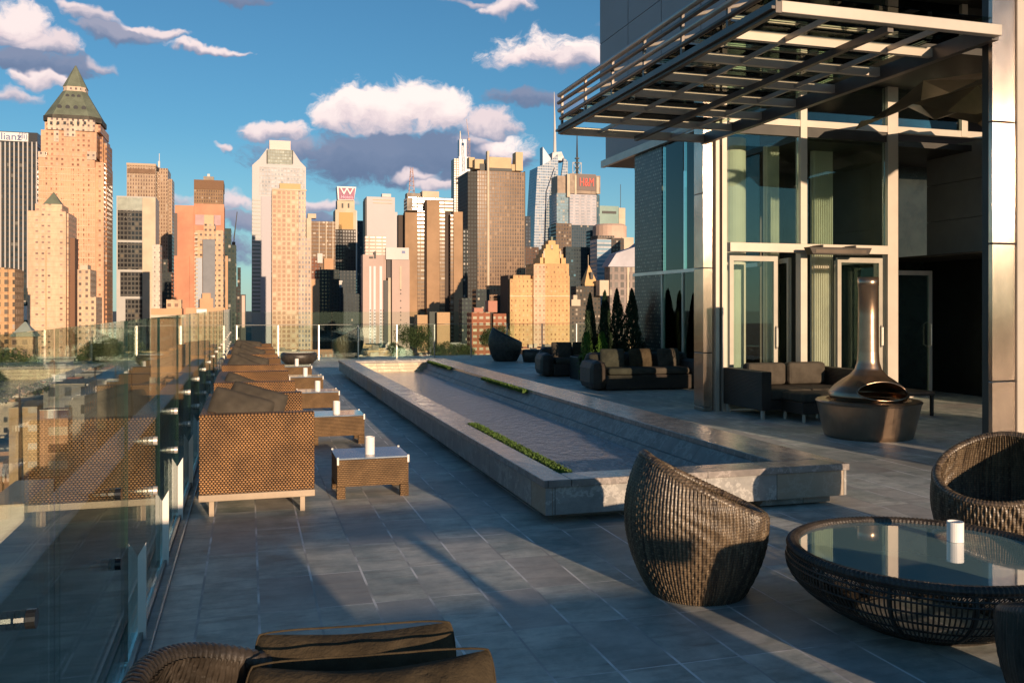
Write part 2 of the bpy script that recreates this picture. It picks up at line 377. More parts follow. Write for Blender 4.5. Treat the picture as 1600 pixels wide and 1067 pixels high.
def wick_mat():
    m, N, b = mat_new('brown_strand_wicker'); tc = N.new('ShaderNodeTexCoord').outputs['Object']; x, y, z = N.xyz(tc)
    a = N.m('MULTIPLY', N.m('ARCTAN2', y, x), 118/(2*math.pi)); idn = N.m('FLOOR', N.m('ADD', a, .5))
    w1 = N.new('ShaderNodeTexWhiteNoise', noise_dimensions='2D'); N.l.new(N.cmb(idn, N.m('FLOOR', N.m('MULTIPLY', z, 9.)), 0), w1.inputs['Vector'])
    w2 = N.new('ShaderNodeTexWhiteNoise', noise_dimensions='1D'); N.l.new(idn, w2.inputs['W'])
    v = N.m('ADD', N.m('MULTIPLY', w1.outputs['Value'], .45), N.m('MULTIPLY', w2.outputs['Value'], .55))
    n = N.noise(tc, 60, 3); row = N.m('FRACT', N.m('MULTIPLY', z, 67.)); cr = N.m('LESS_THAN', row, .22)
    col = N.mix(v, (.035, .024, .016), (.19, .135, .082)); col = N.mix(N.ss(n, .5, .75), col, (.26, .20, .13))
    N.l.new(N.mix(N.m('MULTIPLY', cr, .6), col, (.012, .009, .007)), b.inputs['Base Color'])
    b.inputs['Roughness'].default_value = .36; b.inputs['Specular IOR Level'].default_value = .6
    bp = N.new('ShaderNodeBump'); bp.inputs['Strength'].default_value = .7; bp.inputs['Distance'].default_value = .004
    N.l.new(N.m('SUBTRACT', n, N.m('MULTIPLY', cr, .5)), bp.inputs['Height']); N.l.new(bp.outputs[0], b.inputs['Normal']); return m
M_wick = wick_mat()
M_wickd = pm('black_brown_wicker', (.045, .036, .028), .38, 0, .4, 12, .5, 60)
M_fab = pm('dark_taupe_fabric', (.075, .064, .05), .92, 0, .22, 5, .35, 220, .2)
M_fab2 = pm('olive_taupe_fabric', (.062, .047, .028), .92, 0, .3, 7, .9, 40, .2)
M_alu = pm('brushed_aluminium', (.78, .70, .62), .36, .55, .08, 4, .1, 80, stretch=(1, 1, .05))
M_alud = pm('dull_steel', (.30, .29, .28), .38, .8, .15, 4, .1, 60)
M_blk = pm('black_metal', (.02, .02, .021), .4, .3, .2)
M_wht = pm('white_paint', (.78, .74, .68), .45, 0, .05, 2)
M_steel = pm('polished_column_steel', (.56, .45, .36), .13, .97, .25, 1.1, .05, 30, stretch=(1, 1, .8), rvar=.05)
def brushed(m, k=.75):      # vertical-grain brushing: spreads highlights sideways only
    N = NT(m.node_tree); b = N.n['Principled BSDF']; x, y, z = N.xyz(N.new('ShaderNodeTexCoord').outputs['Object'])
    wn = N.new('ShaderNodeTexWhiteNoise', noise_dimensions='2D'); N.l.new(N.cmb(N.m('MULTIPLY', x, 9000.), N.m('MULTIPLY', y, 9000.), 0), wn.inputs['Vector'])
    nn = N.new('ShaderNodeNewGeometry').outputs['Normal']
    cr = N.new('ShaderNodeVectorMath', operation='CROSS_PRODUCT'); N.l.new(nn, cr.inputs[0]); cr.inputs[1].default_value = (0, 0, 1)
    sc2 = N.new('ShaderNodeVectorMath', operation='SCALE'); N.l.new(cr.outputs[0], sc2.inputs[0]); N.l.new(N.m('MULTIPLY', N.m('SUBTRACT', wn.outputs['Value'], .5), k), sc2.inputs['Scale'])
    ad = N.new('ShaderNodeVectorMath', operation='ADD'); N.l.new(nn, ad.inputs[0]); N.l.new(sc2.outputs[0], ad.inputs[1])
    no = N.new('ShaderNodeVectorMath', operation='NORMALIZE'); N.l.new(ad.outputs[0], no.inputs[0])
    for l in list(b.inputs['Normal'].links): N.l.remove(l)
    N.l.new(no.outputs[0], b.inputs['Normal'])
brushed(M_steel)
M_mull = pm('cream_mullion', (.52, .46, .385), .42, .25, .06, 2)
M_panel = pm('grey_cladding_panel', (.42, .38, .38), .6, .1, .05, .4)
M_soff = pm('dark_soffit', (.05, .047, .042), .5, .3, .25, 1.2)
M_wax = pm('white_candle_glass', (.88, .84, .80), .3, 0, .03)
M_glass = glass_mat('balustrade_glass', (.91, .955, .935), 0.0, 1.5, .58)
M_gfar = glass_mat('clear_rail_glass', (.86, .93, .90), 0.0, 1.45, .8)
M_gl2 = glass_mat('facade_glass', (.80, .88, .85), 0.0, 1.48)
M_canopyg = glass_mat('canopy_glass', (.90, .92, .86), .02, 1.12)
M_gedge = pm('glass_edge', (.03, .07, .06), .15, 0, .2)

# ---- deck slab
s = MB(); s.box(-.53, 16, -14, 29.2, -.4, 0).build('terrace_floor', M_deck); bpy.data.objects['terrace_floor']['kind'] = 'structure'
s = MB(); s.box(-1.32, -.532, -14, 29.4, -.9, -.35); tag(s.build('gutter_roof', pm('gutter_membrane', (.03, .035, .035), .6, 0, .3)), kind='structure')
w = thing('parapet_ledge', 'smooth blue-grey metal parapet ledge running outside the left glass', 'ledge', (-1.45, 8, 0))
MB().box(-.17, .17, -16, 21.4, -.06, .0).build('cap', pm('ledge_metal', (.10, .13, .15), .35, .4, .1), w, bevel=.012)
MB().box(-.13, .13, -15.9, 21.3, -3.2, -.06).build('wall', pm('ledge_wall', (.32, .31, .29), .8, 0, .1), w)
t = thing('hotel_block', 'hotel block under the terrace, its outer wall dropping away below the ledge', 'building', (7, 7.5, -50))
MB().box(-8.55, 9, -22, 21.8, 0, 48.5).build('wall', facade('hotel_wall', (.34, .30, .26), (.02, .03, .04), 20, 8, 3.2), t)

# ---- left balustrade
ZG = 1.54
br = thing('glass_balustrade', 'tall frameless glass balustrade with round fixings along the left edge beside the sofas', 'railing', (-.52, 0, 0))
XG = 0.0
MB().box(.018, .034, -3, 28.3, 0.002, .035).box(.078, .088, -3, 28.3, .002, .02).build('base_rail', M_alud, br)
MB().box(-.11, -.098, -3, 28.3, -.1, .012).build('outer_rail', M_alud, br)
ys = [-2.0+1.5*i for i in range(21)]
for i in range(len(ys)-1):
    y0, y1 = ys[i]+.3+.008, ys[i+1]+.3-.008
    g = MB().box(-.007, .007, y0, y1, .02, ZG).build('glass_panel', M_glass, br)
    if ys[i] > 2: MB().box(-.0075, .0075, y1+.0005, y1+.004, .03, ZG-.002).build('panel_edge', M_gedge, g)
    for yy in (ys[i]+1.4,):
        for zz in (.57, .85):
            if yy < 1.5: continue
            k = MB()
            k.tube([(.008, yy, zz), (.03, yy, zz)], .024, 14); k.tube([(-.034, yy, zz), (-.008, yy, zz)], .022, 12); k.tube([(-.09, yy, zz), (-.034, yy, zz)], .009, 8)
            k.build('standoff', M_alu if yy > 4.0 else pm('black_fixing', (.02, .022, .024), .25, .4, .2), g, smooth=False)
for y in [4.65, 5.94, 7.2, 8.5]+[8.5+1.45*i for i in range(1, 13)]:
    k = MB(); k.add([(.0085, y, 0), (.046, y, 0), (.046, y+.02, 0), (.0085, y+.02, 0), (.0085, y, .40), (.046, y, .465), (.046, y+.02, .465), (.0085, y+.02, .40)],
                    [(0, 3, 2, 1), (4, 5, 6, 7), (0, 1, 5, 4), (1, 2, 6, 5), (2, 3, 7, 6), (3, 0, 4, 7)])
    k.build('support_fin', M_wht, br)
# ---- far guard rail and windscreen
fr = thing('far_guard_rail', 'low clear glass guard rail with slim posts across the far end of the terrace', 'railing', (0, 28, 0))
xs = [-.33+1.2*i for i in range(14)]
MB().box(-.4, 15.9, -.018, .018, 1.055, 1.07).build('handrail', pm('grey_green_rail', (.13, .14, .13), .5, .2, .1), fr)
for i, x in enumerate(xs):
    MB().box(x-.016, x+.016, -.03, .03, 0, 1.05).build('post', M_alu if i < 5 else M_alud, fr)
    if i < 13: MB().box(x+.04, x+1.16, -.005, .005, .06, 1.03).build('glass_panel', M_gfar, fr)
ws = thing('far_windscreen', 'taller glass windscreen standing just beyond the far guard rail', 'railing', (0, 28.7, 0))
for i in range(6):
    MB().box(-.47+1.5*i, 1.02+1.5*i, -.006, .006, -.3, 1.45).build('glass_panel', M_glass, ws)

# ---- pool
PZ = .335
pool = thing('reflecting_pool', 'long raised stone reflecting pool with broad polished coping in the middle of the terrace', 'pool', (3.4, 14, 0))
px_, py_ = 3.4, 14
def pb(x0, x1, y0, y1, z0, z1, mb=None): return (mb or MB()).box(x0-px_, x1-px_, y0-py_, y1-py_, z0, z1)
k = pb(2.07, 2.28, 6.2, 9.5, PZ-.055, PZ); pb(2.07, 2.40, 9.503, 21.8, PZ-.055, PZ, k); pb(2.283, 4.68, 6.2, 6.47, PZ-.055, PZ-.001, k)
pb(4.15, 4.68, 6.473, 21.8, PZ-.055, PZ, k); pb(2.403, 4.147, 21.25, 21.8, PZ-.055, PZ-.001, k)
k.build('coping', M_cop, pool, bevel=.006)
k = pb(2.085, 2.14, 6.22, 21.78, .075, PZ-.056); pb(2.142, 4.61, 6.22, 6.28, .075, PZ-.056, k); pb(4.612, 4.665, 6.22, 21.78, .075, PZ-.056, k)
k.build('fascia', M_fas, pool, bevel=.003)
pb(2.3, 4.45, 6.45, 21.6, 0.001, .074).build('plinth', pm('plinth_stone', (.24, .22, .2), .6, 0, .2), pool)
pb(2.30, 2.40, 6.29, 21.24, .0755, PZ-.057).build('inner_wall', M_inn, pool)
# sloped right bank in two courses, built as a wedge
k = MB()
y0, y1 = 6.28-py_, 21.24-py_
for (xa, za, xb, zb) in ((3.90, .02, 4.0, .14), (4.035, .141, 4.15, .279)):
    k.add([(xa-px_, y0, za), (4.55-px_, y0, za), (4.55-px_, y0, zb), (xb-px_, y0, zb), (xa-px_, y1, za), (4.55-px_, y1, za), (4.55-px_, y1, zb), (xb-px_, y1, zb)],
          [(0, 1, 2, 3), (7, 6, 5, 4), (0, 3, 7, 4), (3, 2, 6, 7), (1, 5, 6, 2), (0, 4, 5, 1)])
k.build('bank', M_inn, pool)
k = MB()
for i in range(4): pb(2.41, 4.1, 20.85+.1*i, 21.245, .02+.065*i, .02+.065*(i+1)-.001, k)
k.build('end_step', stone_mat('warm_step_stone', (.42, .33, .22), (.58, .46, .32), .45, .5), pool)
def water_mat():
    m, N, b = mat_new('pool_water'); tc = N.new('ShaderNodeTexCoord').outputs['Object']
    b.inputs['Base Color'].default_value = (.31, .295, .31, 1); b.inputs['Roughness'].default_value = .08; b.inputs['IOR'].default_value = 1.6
    b.inputs['Specular IOR Level'].default_value = .9
    bp = N.new('ShaderNodeBump'); bp.inputs['Strength'].default_value = .9; bp.inputs['Distance'].default_value = .06
    h = N.m('ADD', N.noise(N.scale(tc, (1.0, .75, 1)), 9, 4, .6), N.m('MULTIPLY', N.noise(tc, 26, 3), .35))
    N.l.new(h, bp.inputs['Height']); N.l.new(bp.outputs[0], b.inputs['Normal']); return m
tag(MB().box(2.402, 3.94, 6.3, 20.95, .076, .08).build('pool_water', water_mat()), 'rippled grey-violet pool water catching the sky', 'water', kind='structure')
def leafbed(name, label, x0, x1, y0, y1, z, n, h=.035, cols=None):
    b = MB(); rr = random.Random(hash(name+label) % 999 if False else len(label)*7)
    for i in range(n):
        x = rr.uniform(x0, x1); y = rr.uniform(y0, y1); a = rr.uniform(0, 6.28); t = rr.uniform(.2, 1)*h; w = rr.uniform(.006, .012)
        dx, dy = math.cos(a)*w, math.sin(a)*w; lx, ly = rr.uniform(-.012, .012), rr.uniform(-.012, .012)
        b.add([(x-dx, y-dy, z), (x+dx, y+dy, z), (x+lx+dx*.5, y+ly+dy*.5, z+t), (x+lx-dx*.5, y+ly-dy*.5, z+t)], [(0, 1, 2, 3)])
    return tag(b.build(name, cols), label, 'plants', kind='stuff')
M_moss = pm('moss_green', (.07, .13, .02), .8, 0, .5, 20)
MB().box(2.283-px_, 2.399-px_, 6.472-py_, 9.5-py_, PZ-.09, PZ-.03).build('planting_trough', M_inn, pool)
leafbed('ground_cover_plant', 'strip of low green ground cover set into the left pool coping', 2.288, 2.395, 6.48, 9.49, PZ-.035, 9000, .05, M_moss)
for (a, b_, lab) in ((13.2, 15.8, 'nearer short strip of moss on the right bank of the pool'), (18.6, 20.9, 'farther short strip of moss on the right bank of the pool')):
    leafbed('ground_cover_plant', lab, 4.06, 4.15, a, b_, PZ-.056, 2500, .06, M_moss)

# ---- left row: sofas, tables, candles
def pillow_mb(w, h, t, n=26, sag=0.0):
    b = MB()
    def P(i, j, sg):
        u, v = -1+2*i/n, -1+2*j/n
        pin = 1-.10*(1-u*u)*0
        e = max(0, (1-abs(u)**2.6))*max(0, (1-abs(v)**2.6))
        cn = 1-.07*(u*v)**4; x = u*w/2*(1-.025*(1-v*v))*cn; y = v*h/2*(1-.035*(1-u*u))*cn
        y += -sag*h*(1-u*u)*(v+1)/2
        return (x, sg*t/2*e**.5+(.007*math.sin(5*u+3*v)+.004*math.sin(13*u-9*v+2)+.003*math.sin(21*v+7*u))*e**.5, y)
    for sg in (1, -1):
        base = len(b.v)
        for j in range(n+1):
            for i in range(n+1): b.v.append(P(i, j, sg))
        for j in range(n):
            for i in range(n):
                a = base+j*(n+1)+i
                b.f.append((a, a+1, a+n+2, a+n+1) if sg < 0 else (a, a+n+1, a+n+2, a+1)); b.mi.append(0)
    return b
def piping(o, w, h, n=60):
    pts = []
    for i in range(4*n):
        s, k = divmod(i, n); t_ = -1+2*k/n; u, v = ((t_, -1), (1, t_), (-t_, 1), (-1, -t_))[s]
        cn = 1-.07*(u*v)**4; pts.append((u*w/2*(1-.025*(1-v*v))*cn, .0015*math.sin(i*.5), v*h/2*(1-.035*(1-u*u))*cn))
    MB().tube(pts, .0028, 6, True).build('piping', M_fab2, o, smooth=True)
def place(o, loc, rot): o.location = loc; o.rotation_euler = rot; return o
SO_Y = [7.2+3.02*i for i in range(5)]; ordn = ['nearest', 'second', 'third', 'fourth', 'farthest']
def make_sofa():
    M_frm = pm('tan_frame', (.36, .28, .20), .5, .2, .15, 3)
    t = thing('wicker_sofa', '', 'sofa', (.07, SO_Y[0], 0))
    W = .43
    MB().box(-W, W, 0, .11, .172, .78).build('armrest', M_weave, t, bevel=.01)
    MB().box(-W, W, 1.69, 1.80, .172, .78).build('armrest', M_weave, t, bevel=.01)
    MB().box(-W, -W+.12, .113, 1.687, .172, .779).build('backrest', M_weave, t, bevel=.01)
    MB().box(-W+.123, W, .113, 1.687, .172, .30).build('seat_base', M_weave, t, bevel=.01)
    MB().box(-W-.004, W+.004, -.004, 1.804, .118, .17).build('frame', M_frm, t, bevel=.004)
    for x, y in ((-.34, .05), (.34, .05), (-.34, 1.72), (.34, 1.72)):
        MB().box(x-.018, x+.018, y-.018, y+.018, 0, .118).build('leg', M_frm, t)
    for y0, y1 in ((.12, .895), (.905, 1.68)):
        MB().box(-W+.13, W-.02, y0, y1, .301, .44).build('seat_cushion', M_fab, t, bevel=.035)
    return t
s0 = make_sofa()
for i, y in enumerate(SO_Y):
    o = s0 if i == 0 else copy_tree(s0); o.location.y = y; o.location.x = .07
    tag(o, ordn[i]+' golden rattan sofa in the row with its back to the left glass', 'sofa', 'rattan sofas along the glass balustrade')
rp = random.Random(3)
pil = [(.42, 0, .50, 1), (-.10, .9, .40, 1)]
for i, y in enumerate(SO_Y):
    for k, (dx, dy, sz, side) in enumerate(((-.10, .24, .50, 0), (.02, .44, .48, 1)) if i != 1 else ((-.12, .30, .40, 0),)):
        o = pillow_mb(sz, sz*.9, .17).build('pillow', M_fab, None, smooth=True)
        place(o, (.02+dx, y+dy, .66+.04*k+(.05 if i == 0 else 0)), (R(-16-8*k+rp.uniform(-5, 5)), R(rp.uniform(-8, 8)+(14 if k else 16)), R(rp.uniform(-14, 14))))
        tag(o, ('front' if k == 0 else 'rear')+' dark taupe throw pillow leaning inside the '+ordn[i]+' rattan sofa', 'pillow', 'dark pillows on the rattan sofas')
def make_table():
    t = thing('wicker_side_table', '', 'table', (1.01, 7.6, 0))
    MB().box(-.30, .30, -.03, .49, .10, .325).build('apron', M_weave_t, t, bevel=.006)
    for x in (-.30, .232):
        for y in (-.032, .425):
            MB().box(x-.002, x+.068, y, y+.068, 0, .099).build('leg', M_weave_t, t)
    MB().box(-.305, .305, -.035, .495, .327, .340).build('glass_top', pm('blue_table_glass', (.16, .22, .30), .07, 0, .02, spec=1.0), t, bevel=.002)
    for x in (-.302, .288):
        for y in (-.040, .484):
            MB().box(x, x+.016, y, y+.018, .285, .348).build('corner_clip', M_wht, t)
    return t
def make_candle(loc, r=.042, h=.15):
    t = thing('candle_holder', '', 'candle', loc)
    MB().lathe([(.001, 0), (r, 0), (r, h), (r-.004, h), (r-.004, h-.03), (.001, h-.03)], 24).build('cup', M_wax, t, smooth=False)
    return t
t0 = make_table(); c0 = make_candle((1.0, 7.72, .341))
for i in range(5):
    o = t0 if i == 0 else copy_tree(t0); o.location.y = 7.6+3.02*i
    tag(o, ordn[i]+' small rattan table with glass top in the left row of tables', 'table', 'rattan side tables beside the sofas')
    o = c0 if i == 0 else copy_tree(c0); o.location.y = 7.72+3.02*i
    tag(o, 'white candle cup on the '+ordn[i]+' rattan side table', 'candle', 'white candles on the tables')

# ---- egg chairs
def egg_chair(name, label, loc, face, sc_=1.0, mat=None, ribs=118, cush=True, hb=.77, hf=.43):
    """tub chair of vertical strands; face = world angle the open front looks to"""
    mat = mat or M_wick
    t = thing(name, label, 'chair', loc, 0, 'round woven tub chairs')
    rows = 34; n = ribs*5; b = MB()
    def rad(z, back):
        zz = min(1, z/.8)
        r = .255+.50*zz-.47*zz*zz
        return r*(1+.02*back)
    def shell(off, flut, inward):
        base = len(b.v)
        for j in range(rows+1):
            for i in range(n):
                a = 2*math.pi*i/n; d = (1-math.cos(a-face))/2     # 0 at front, 1 at back
                H = hf+(hb-hf)*d**1.05
                z = .0+(H)*j/rows
                rr = rad(z, d)+off
                st = 1 if not flut else .5+.5*math.cos(2*math.pi*i/5)
                rr += (.0085*st if flut else 0)*(1 if not inward else -1)+(.0038*math.sin(z*420+(i//5 % 2)*math.pi) if flut else 0)
                lean = -.03*max(0, z-.25)*1.0                      # the back leans away from the opening
                b.v.append((rr*math.cos(a)+lean*math.cos(face)*.5, rr*math.sin(a)+lean*math.sin(face)*.5, z))
        for j in range(rows):
            for i in range(n):
                i2 = (i+1) % n; q = (base+j*n+i, base+j*n+i2, base+(j+1)*n+i2, base+(j+1)*n+i)
                b.f.append(q if not inward else q[::-1]); b.mi.append(0)
        return base+rows*n
    o1 = shell(0, True, False); i1 = shell(-.045, True, True)
    b.build('woven_shell', mat, t, smooth=True)
    rim = []
    for i in range(354):
        a = 2*math.pi*i/354; d = (1-math.cos(a-face))/2; H = hf+(hb-hf)*d**1.05; lean = -.03*max(0, H-.25)*.5
        rr = rad(H, d)-.02; rim.append((rr*math.cos(a)+lean*math.cos(face), rr*math.sin(a)+lean*math.sin(face), H))
    MB().tube(rim, [.0275 if i % 3 else .0235 for i in range(354)], 10, True).build('rim', mat, t, smooth=True)
    if cush:
        MB().lathe([(.001, .20), (.27, .20), (.305, .24), (.31, .30), (.28, .345), (.001, .36)], 40).build('seat_cushion', M_fab2, t, smooth=True)
    t.scale = (sc_,)*3
    return t
egg_chair('tub_chair', 'brown woven tub chair standing alone left of the round table', (2.43, 4.56, 0), R(-12), 1.0)
egg_chair('tub_chair', 'woven tub chair behind the round table with its hollow facing the camera', (4.50, 4.50, 0), R(212), 1.0)
egg_chair('tub_chair', 'dark tub chair cut off by the right edge in front of the round table', (3.02, 2.50, 0), R(75), .98, M_wickd, hb=.62, hf=.40)
egg_chair('tub_chair', 'woven tub chair at the bottom left with two cushions in it', (.09, 2.04, 0), R(-15), 1.06, M_wickd, hb=.75, hf=.42, cush=False)
o = pillow_mb(.54, .38, .20, sag=.05).build('pillow', M_fab2, None, smooth=True); piping(o, .54, .38); place(o, (.27, 2.36, .575), (R(-14), R(-3), R(-14)))
tag(o, 'upright olive cushion with a sharp shadow across it, behind the other bottom-left cushion', 'cushion', 'cushions in the bottom-left chair')
o = pillow_mb(.62, .42, .20, sag=.08).build('pillow', M_fab2, None, smooth=True); piping(o, .62, .42); place(o, (.27, 2.10, .575), (R(-30), R(-4), R(-16)))
tag(o, 'nearest slumped olive cushion lying at the bottom edge of the photo', 'cushion', 'cushions in the bottom-left chair')

# ---- round table
rt = thing('round_table', 'large round black wicker cage table with a glass top on the right', 'table', (3.33, 3.80, 0))
def tprof(t):   # t 0..1 from floor to rim
    z = .012+.345*t; r = .35+.34*math.sin(min(1, t*1.25)*math.pi/2)**.8
    if t > .8: r -= .04*((t-.8)/.2)**2
    return r, z
b = MB(); nr = 190
for i in range(nr):
    a = 2*math.pi*i/nr; pts = []
    for j in range(11):
        r, z = tprof(j/10); pts.append((r*math.cos(a), r*math.sin(a), z))
    b.tube(pts, .0042, 4)
b.build('upright_strands', M_wickd, rt)
b = MB()
for t_ in (.0, .18, .34, .5, .66, .8, .87, .93):
    r, z = tprof(t_); b.tube([((r)*math.cos(2*math.pi*i/90), r*math.sin(2*math.pi*i/90), z) for i in range(90)], .005 if t_ else .014, 5, True)
b.build('ring_strands', M_wickd, rt)
b = MB()
for i in range(12):
    a = 2*math.pi*i/12+.1; b.tube([((tprof(j/10)[0]-.01)*math.cos(a), (tprof(j/10)[0]-.01)*math.sin(a), tprof(j/10)[1]) for j in range(11)], .012, 6)
b.build('frame_ribs', M_wickd, rt)
b = MB(); prof = [(.655+.032*math.cos(a), .352+.024*math.sin(a)) for a in [i*math.pi*2/10 for i in range(11)]]
nn = 360; base = len(b.v)
for (r, z) in prof:
    for i in range(nn):
        a = 2*math.pi*i/nn; k = 1+.004*(1 if i % 2 else -1); b.v.append((r*k*math.cos(a), r*k*math.sin(a), z+.003*(i % 2)))
for j in range(10):
    for i in range(nn):
        i2 = (i+1) % nn; b.f.append((j*nn+i, j*nn+i2, (j+1)*nn+i2, (j+1)*nn+i)); b.mi.append(0)
b.build('wicker_rim', M_wickd, rt)
MB().lathe([(.001, .340), (.632, .340), (.632, .352), (.001, .352)], 96).build('glass_top', pm('green_mirror_glass', (.26, .42, .40), .02, 0, .02, spec=1.6, rvar=.01, coat=1.0), rt)
tag(make_candle((3.62, 3.92, .353), .042, .105), 'white candle cup standing on the round glass table', 'candle', 'white candles on the tables')

# ---- fire pit
fp = thing('fire_pit', 'polished metal fire bowl with a flared hood and tall round flue under the canopy', 'fireplace', (7.38, 9.42, 0))
M_fire = pm('bronze_steel', (.40, .285, .20), .30, .92, .15, 3, .05, 20)
MB().lathe([(.001, 0), (.50, 0), (.52, .02), (.53, .05), (.61, .41), (.625, .44), (.61, .455), (.50, .46), (.47, .43), (.001, .43)], 72).build('bowl', M_fire, fp)
hp = [(.44, .46), (.475, .51), (.46, .56), (.40, .63), (.31, .70), (.22, .76), (.16, .83), (.132, .92), (.125, 1.05)]
b = MB(); n = 72; m = 36
def hood(t):
    k = t*(len(hp)-1); i = min(int(k), len(hp)-2); f = k-i
    return hp[i][0]*(1-f)+hp[i+1][0]*f, hp[i][1]*(1-f)+hp[i+1][1]*f
face_a = R(-98)
for sgn, off in ((1, 0), (-1, -.012)):
    base = len(b.v)
    for j in range(m+1):
        r, z = hood(j/m)
        for i in range(n):
            a = 2*math.pi*i/n; b.v.append(((r+off)*math.cos(a), (r+off)*math.sin(a), z))
    for j in range(m):
        for i in range(n):
            a = 2*math.pi*(i+.5)/n; r, z = hood((j+.5)/m)
            da = math.atan2(math.sin(a-face_a), math.cos(a-face_a))
            if (da/.80)**2+((z-.592)/.108)**2 < 1: continue
            i2 = (i+1) % n; q = (base+j*n+i, base+j*n+i2, base+(j+1)*n+i2, base+(j+1)*n+i)
            b.f.append(q if sgn > 0 else q[::-1]); b.mi.append(0)
b.build('hood', M_fire, fp, smooth=True)
ring = []
for i in range(40):
    g = 2*math.pi*i/40; da = math.cos(g)*.80; z = .592+.108*math.sin(g)
    kk = 0; best = min((abs(hood(q/200)[1]-z), hood(q/200)[0]) for q in range(201)); r = best[1]+.004
    ring.append((r*math.cos(face_a+da), r*math.sin(face_a+da), z))
MB().tube(ring, .010, 6, True).build('hood_lip', M_fire, fp, smooth=True)
MB().lathe([(.124, 1.02), (.118, 1.5), (.118, 1.86), (.124, 1.865), (.124, 1.97), (.110, 1.97), (.110, 1.5)], 36).build('flue', M_fire, fp, smooth=True)
b = MB(); b.cyl((0, 0), .4, .431, .445, 24)
b.build('lava_bed', pm('charcoal', (.012, .012, .012), .9, 0, .3), fp)

# ---- canopy
CZ = 4.1; cx0, cx1, cy0, cy1 = 4.34, 6.66, 6.72, 12.2
cp = thing('glass_canopy', 'steel and glass entrance canopy projecting over the terrace at top right', 'canopy', (0, 0, 0))
M_can = pm('canopy_steel', (.50, .44, .38), .4, .5, .12, 2)
M_cand = pm('canopy_dark_steel', (.15, .13, .115), .4, .6, .15, 2)
MB().box(cx0, cx1, cy0-.08, cy0, CZ+.0, CZ+.10).build('front_beam', M_mull, cp, bevel=.005)
MB().box(cx0-.06, cx0, cy0-.08, cy1, CZ-.01, CZ+.11).box(cx0-.10, cx0-.062, cy0-.08, cy1, CZ+.02, CZ+.05).build('edge_beam', M_cand, cp, bevel=.004)
MB().box(cx0, cx1, cy1, cy1+.08, CZ, CZ+.11).build('rear_beam', M_can, cp)
MB().box((cx0+cx1)/2-.03, (cx0+cx1)/2+.03, cy0, cy1, CZ-.045, CZ+.02).build('middle_beam', M_cand, cp)
MB().box(cx1-.04, cx1+.04, cy0, cy1+.1, CZ-.02, CZ+.13).build('wall_beam', M_cand, cp)
for i in range(1, 7):
    y = cy0+(cy1-cy0)*i/7
    MB().box(cx0, cx1-.04, y-.03, y+.03, CZ+.021, CZ+.115).build('rafter', M_mull, cp)
for q in (.25, .75):
    x = cx0+(cx1-cx0)*q; MB().box(x-.012, x+.012, cy0, cy1, CZ+.03, CZ+.08).build('glazing_bar', M_can, cp)
for i in range(7):
    y = cy0+(cy1-cy0)*i/7
    MB().box(cx0, cx1, y+.035, y+(cy1-cy0)/7-.035, CZ+.19, CZ+.20).build('glass_panel', M_canopyg, cp)
for j, (dx, z, r) in enumerate(((.0, .22, .028), (-.02, .33, .032), (-.03, .44, .028), (-.02, .55, .034))):
    MB().tube([(cx0+dx-.02, cy0-2.2, CZ+z), (cx0+dx-.02, cy1, CZ+z)], r, 10).build('louvre_tube', M_can if j % 2 else M_cand, cp, smooth=True)
for i in range(9):
    y = cy1-.05-i*.93
    MB().box(cx0-.03, cx0+.0, y-.02, y+.02, CZ+.10, CZ+.58).build('louvre_post', M_cand, cp)
for i in range(5):
    y = cy1-.4-i*1.15
    MB().tube([(cx0+.02, y, CZ+.5), (cx1, y, CZ+1.15)], .02, 8).build('tie_rod', M_can, cp)
for z in (.62, .74, .86, .98):
    pass
# ---- columns
def column(label, x, y, w, d):
    t = thing('steel_column', label, 'column', (x, y, 0), 0, 'steel columns holding the canopy')
    zz = [0, .07, .9, 2.2, 3.35, 4.6, 6.4]
    for i in range(len(zz)-1):
        MB().box(0, w, 0, d, zz[i]+.004, zz[i+1]-.004).build('steel_casing', M_steel, t, bevel=.006)
    return t
column('slim polished steel column at the left corner of the glass entrance', 6.69, 12.35, .16, .30)
column('wide polished steel column with a sun glint at the right edge of the photo', 6.725, 6.82, .27, .05)
t = thing('edge_casing', 'bright casing strip right of the wide polished steel column', 'casing', (7.0, 6.80, 0)); MB().box(0, .5, 0, .3, 0, 6.4).build('casing', M_mull, t)
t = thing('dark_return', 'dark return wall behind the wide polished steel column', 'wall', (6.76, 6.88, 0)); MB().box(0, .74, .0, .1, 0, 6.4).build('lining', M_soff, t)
t = thing('mullion_post', 'pair of pale vertical mullions beside the slim steel column', 'post', (6.88, 12.30, 0))
MB().box(0, .06, 0, .12, 0, 6.6).build('post', M_mull, t); MB().box(.11, .19, 0, .12, 0, 6.6).build('post', M_mull, t); MB().box(.062, .108, .05, .1, 0, 4.1).build('infill', M_soff, t)

# ---- hotel upper volumes
ht = thing('hotel_penthouse', 'grey panelled penthouse of the hotel rising above the canopy', 'building', (6.3, 10, 0))
b = MB()
for i in range(4):          # panels on the left face and the end
    for j in range(6):
        y1 = 15.6-10-i*1.3
        b.box(.0, .06, y1-1.288, y1-.012, 5.25+j*1.25, 5.25+(j+1)*1.25-.012)
b.build('cladding', M_panel, ht)
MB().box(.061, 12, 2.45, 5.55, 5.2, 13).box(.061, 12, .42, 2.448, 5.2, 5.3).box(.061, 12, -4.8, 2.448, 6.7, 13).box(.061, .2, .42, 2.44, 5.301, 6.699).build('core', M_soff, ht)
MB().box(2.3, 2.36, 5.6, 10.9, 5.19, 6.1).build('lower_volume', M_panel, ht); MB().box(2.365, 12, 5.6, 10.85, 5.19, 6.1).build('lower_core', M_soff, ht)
MB().box(2.2, 2.298, 5.6, 10.98, 5.10, 5.27).build('soffit_edge', M_can, ht)
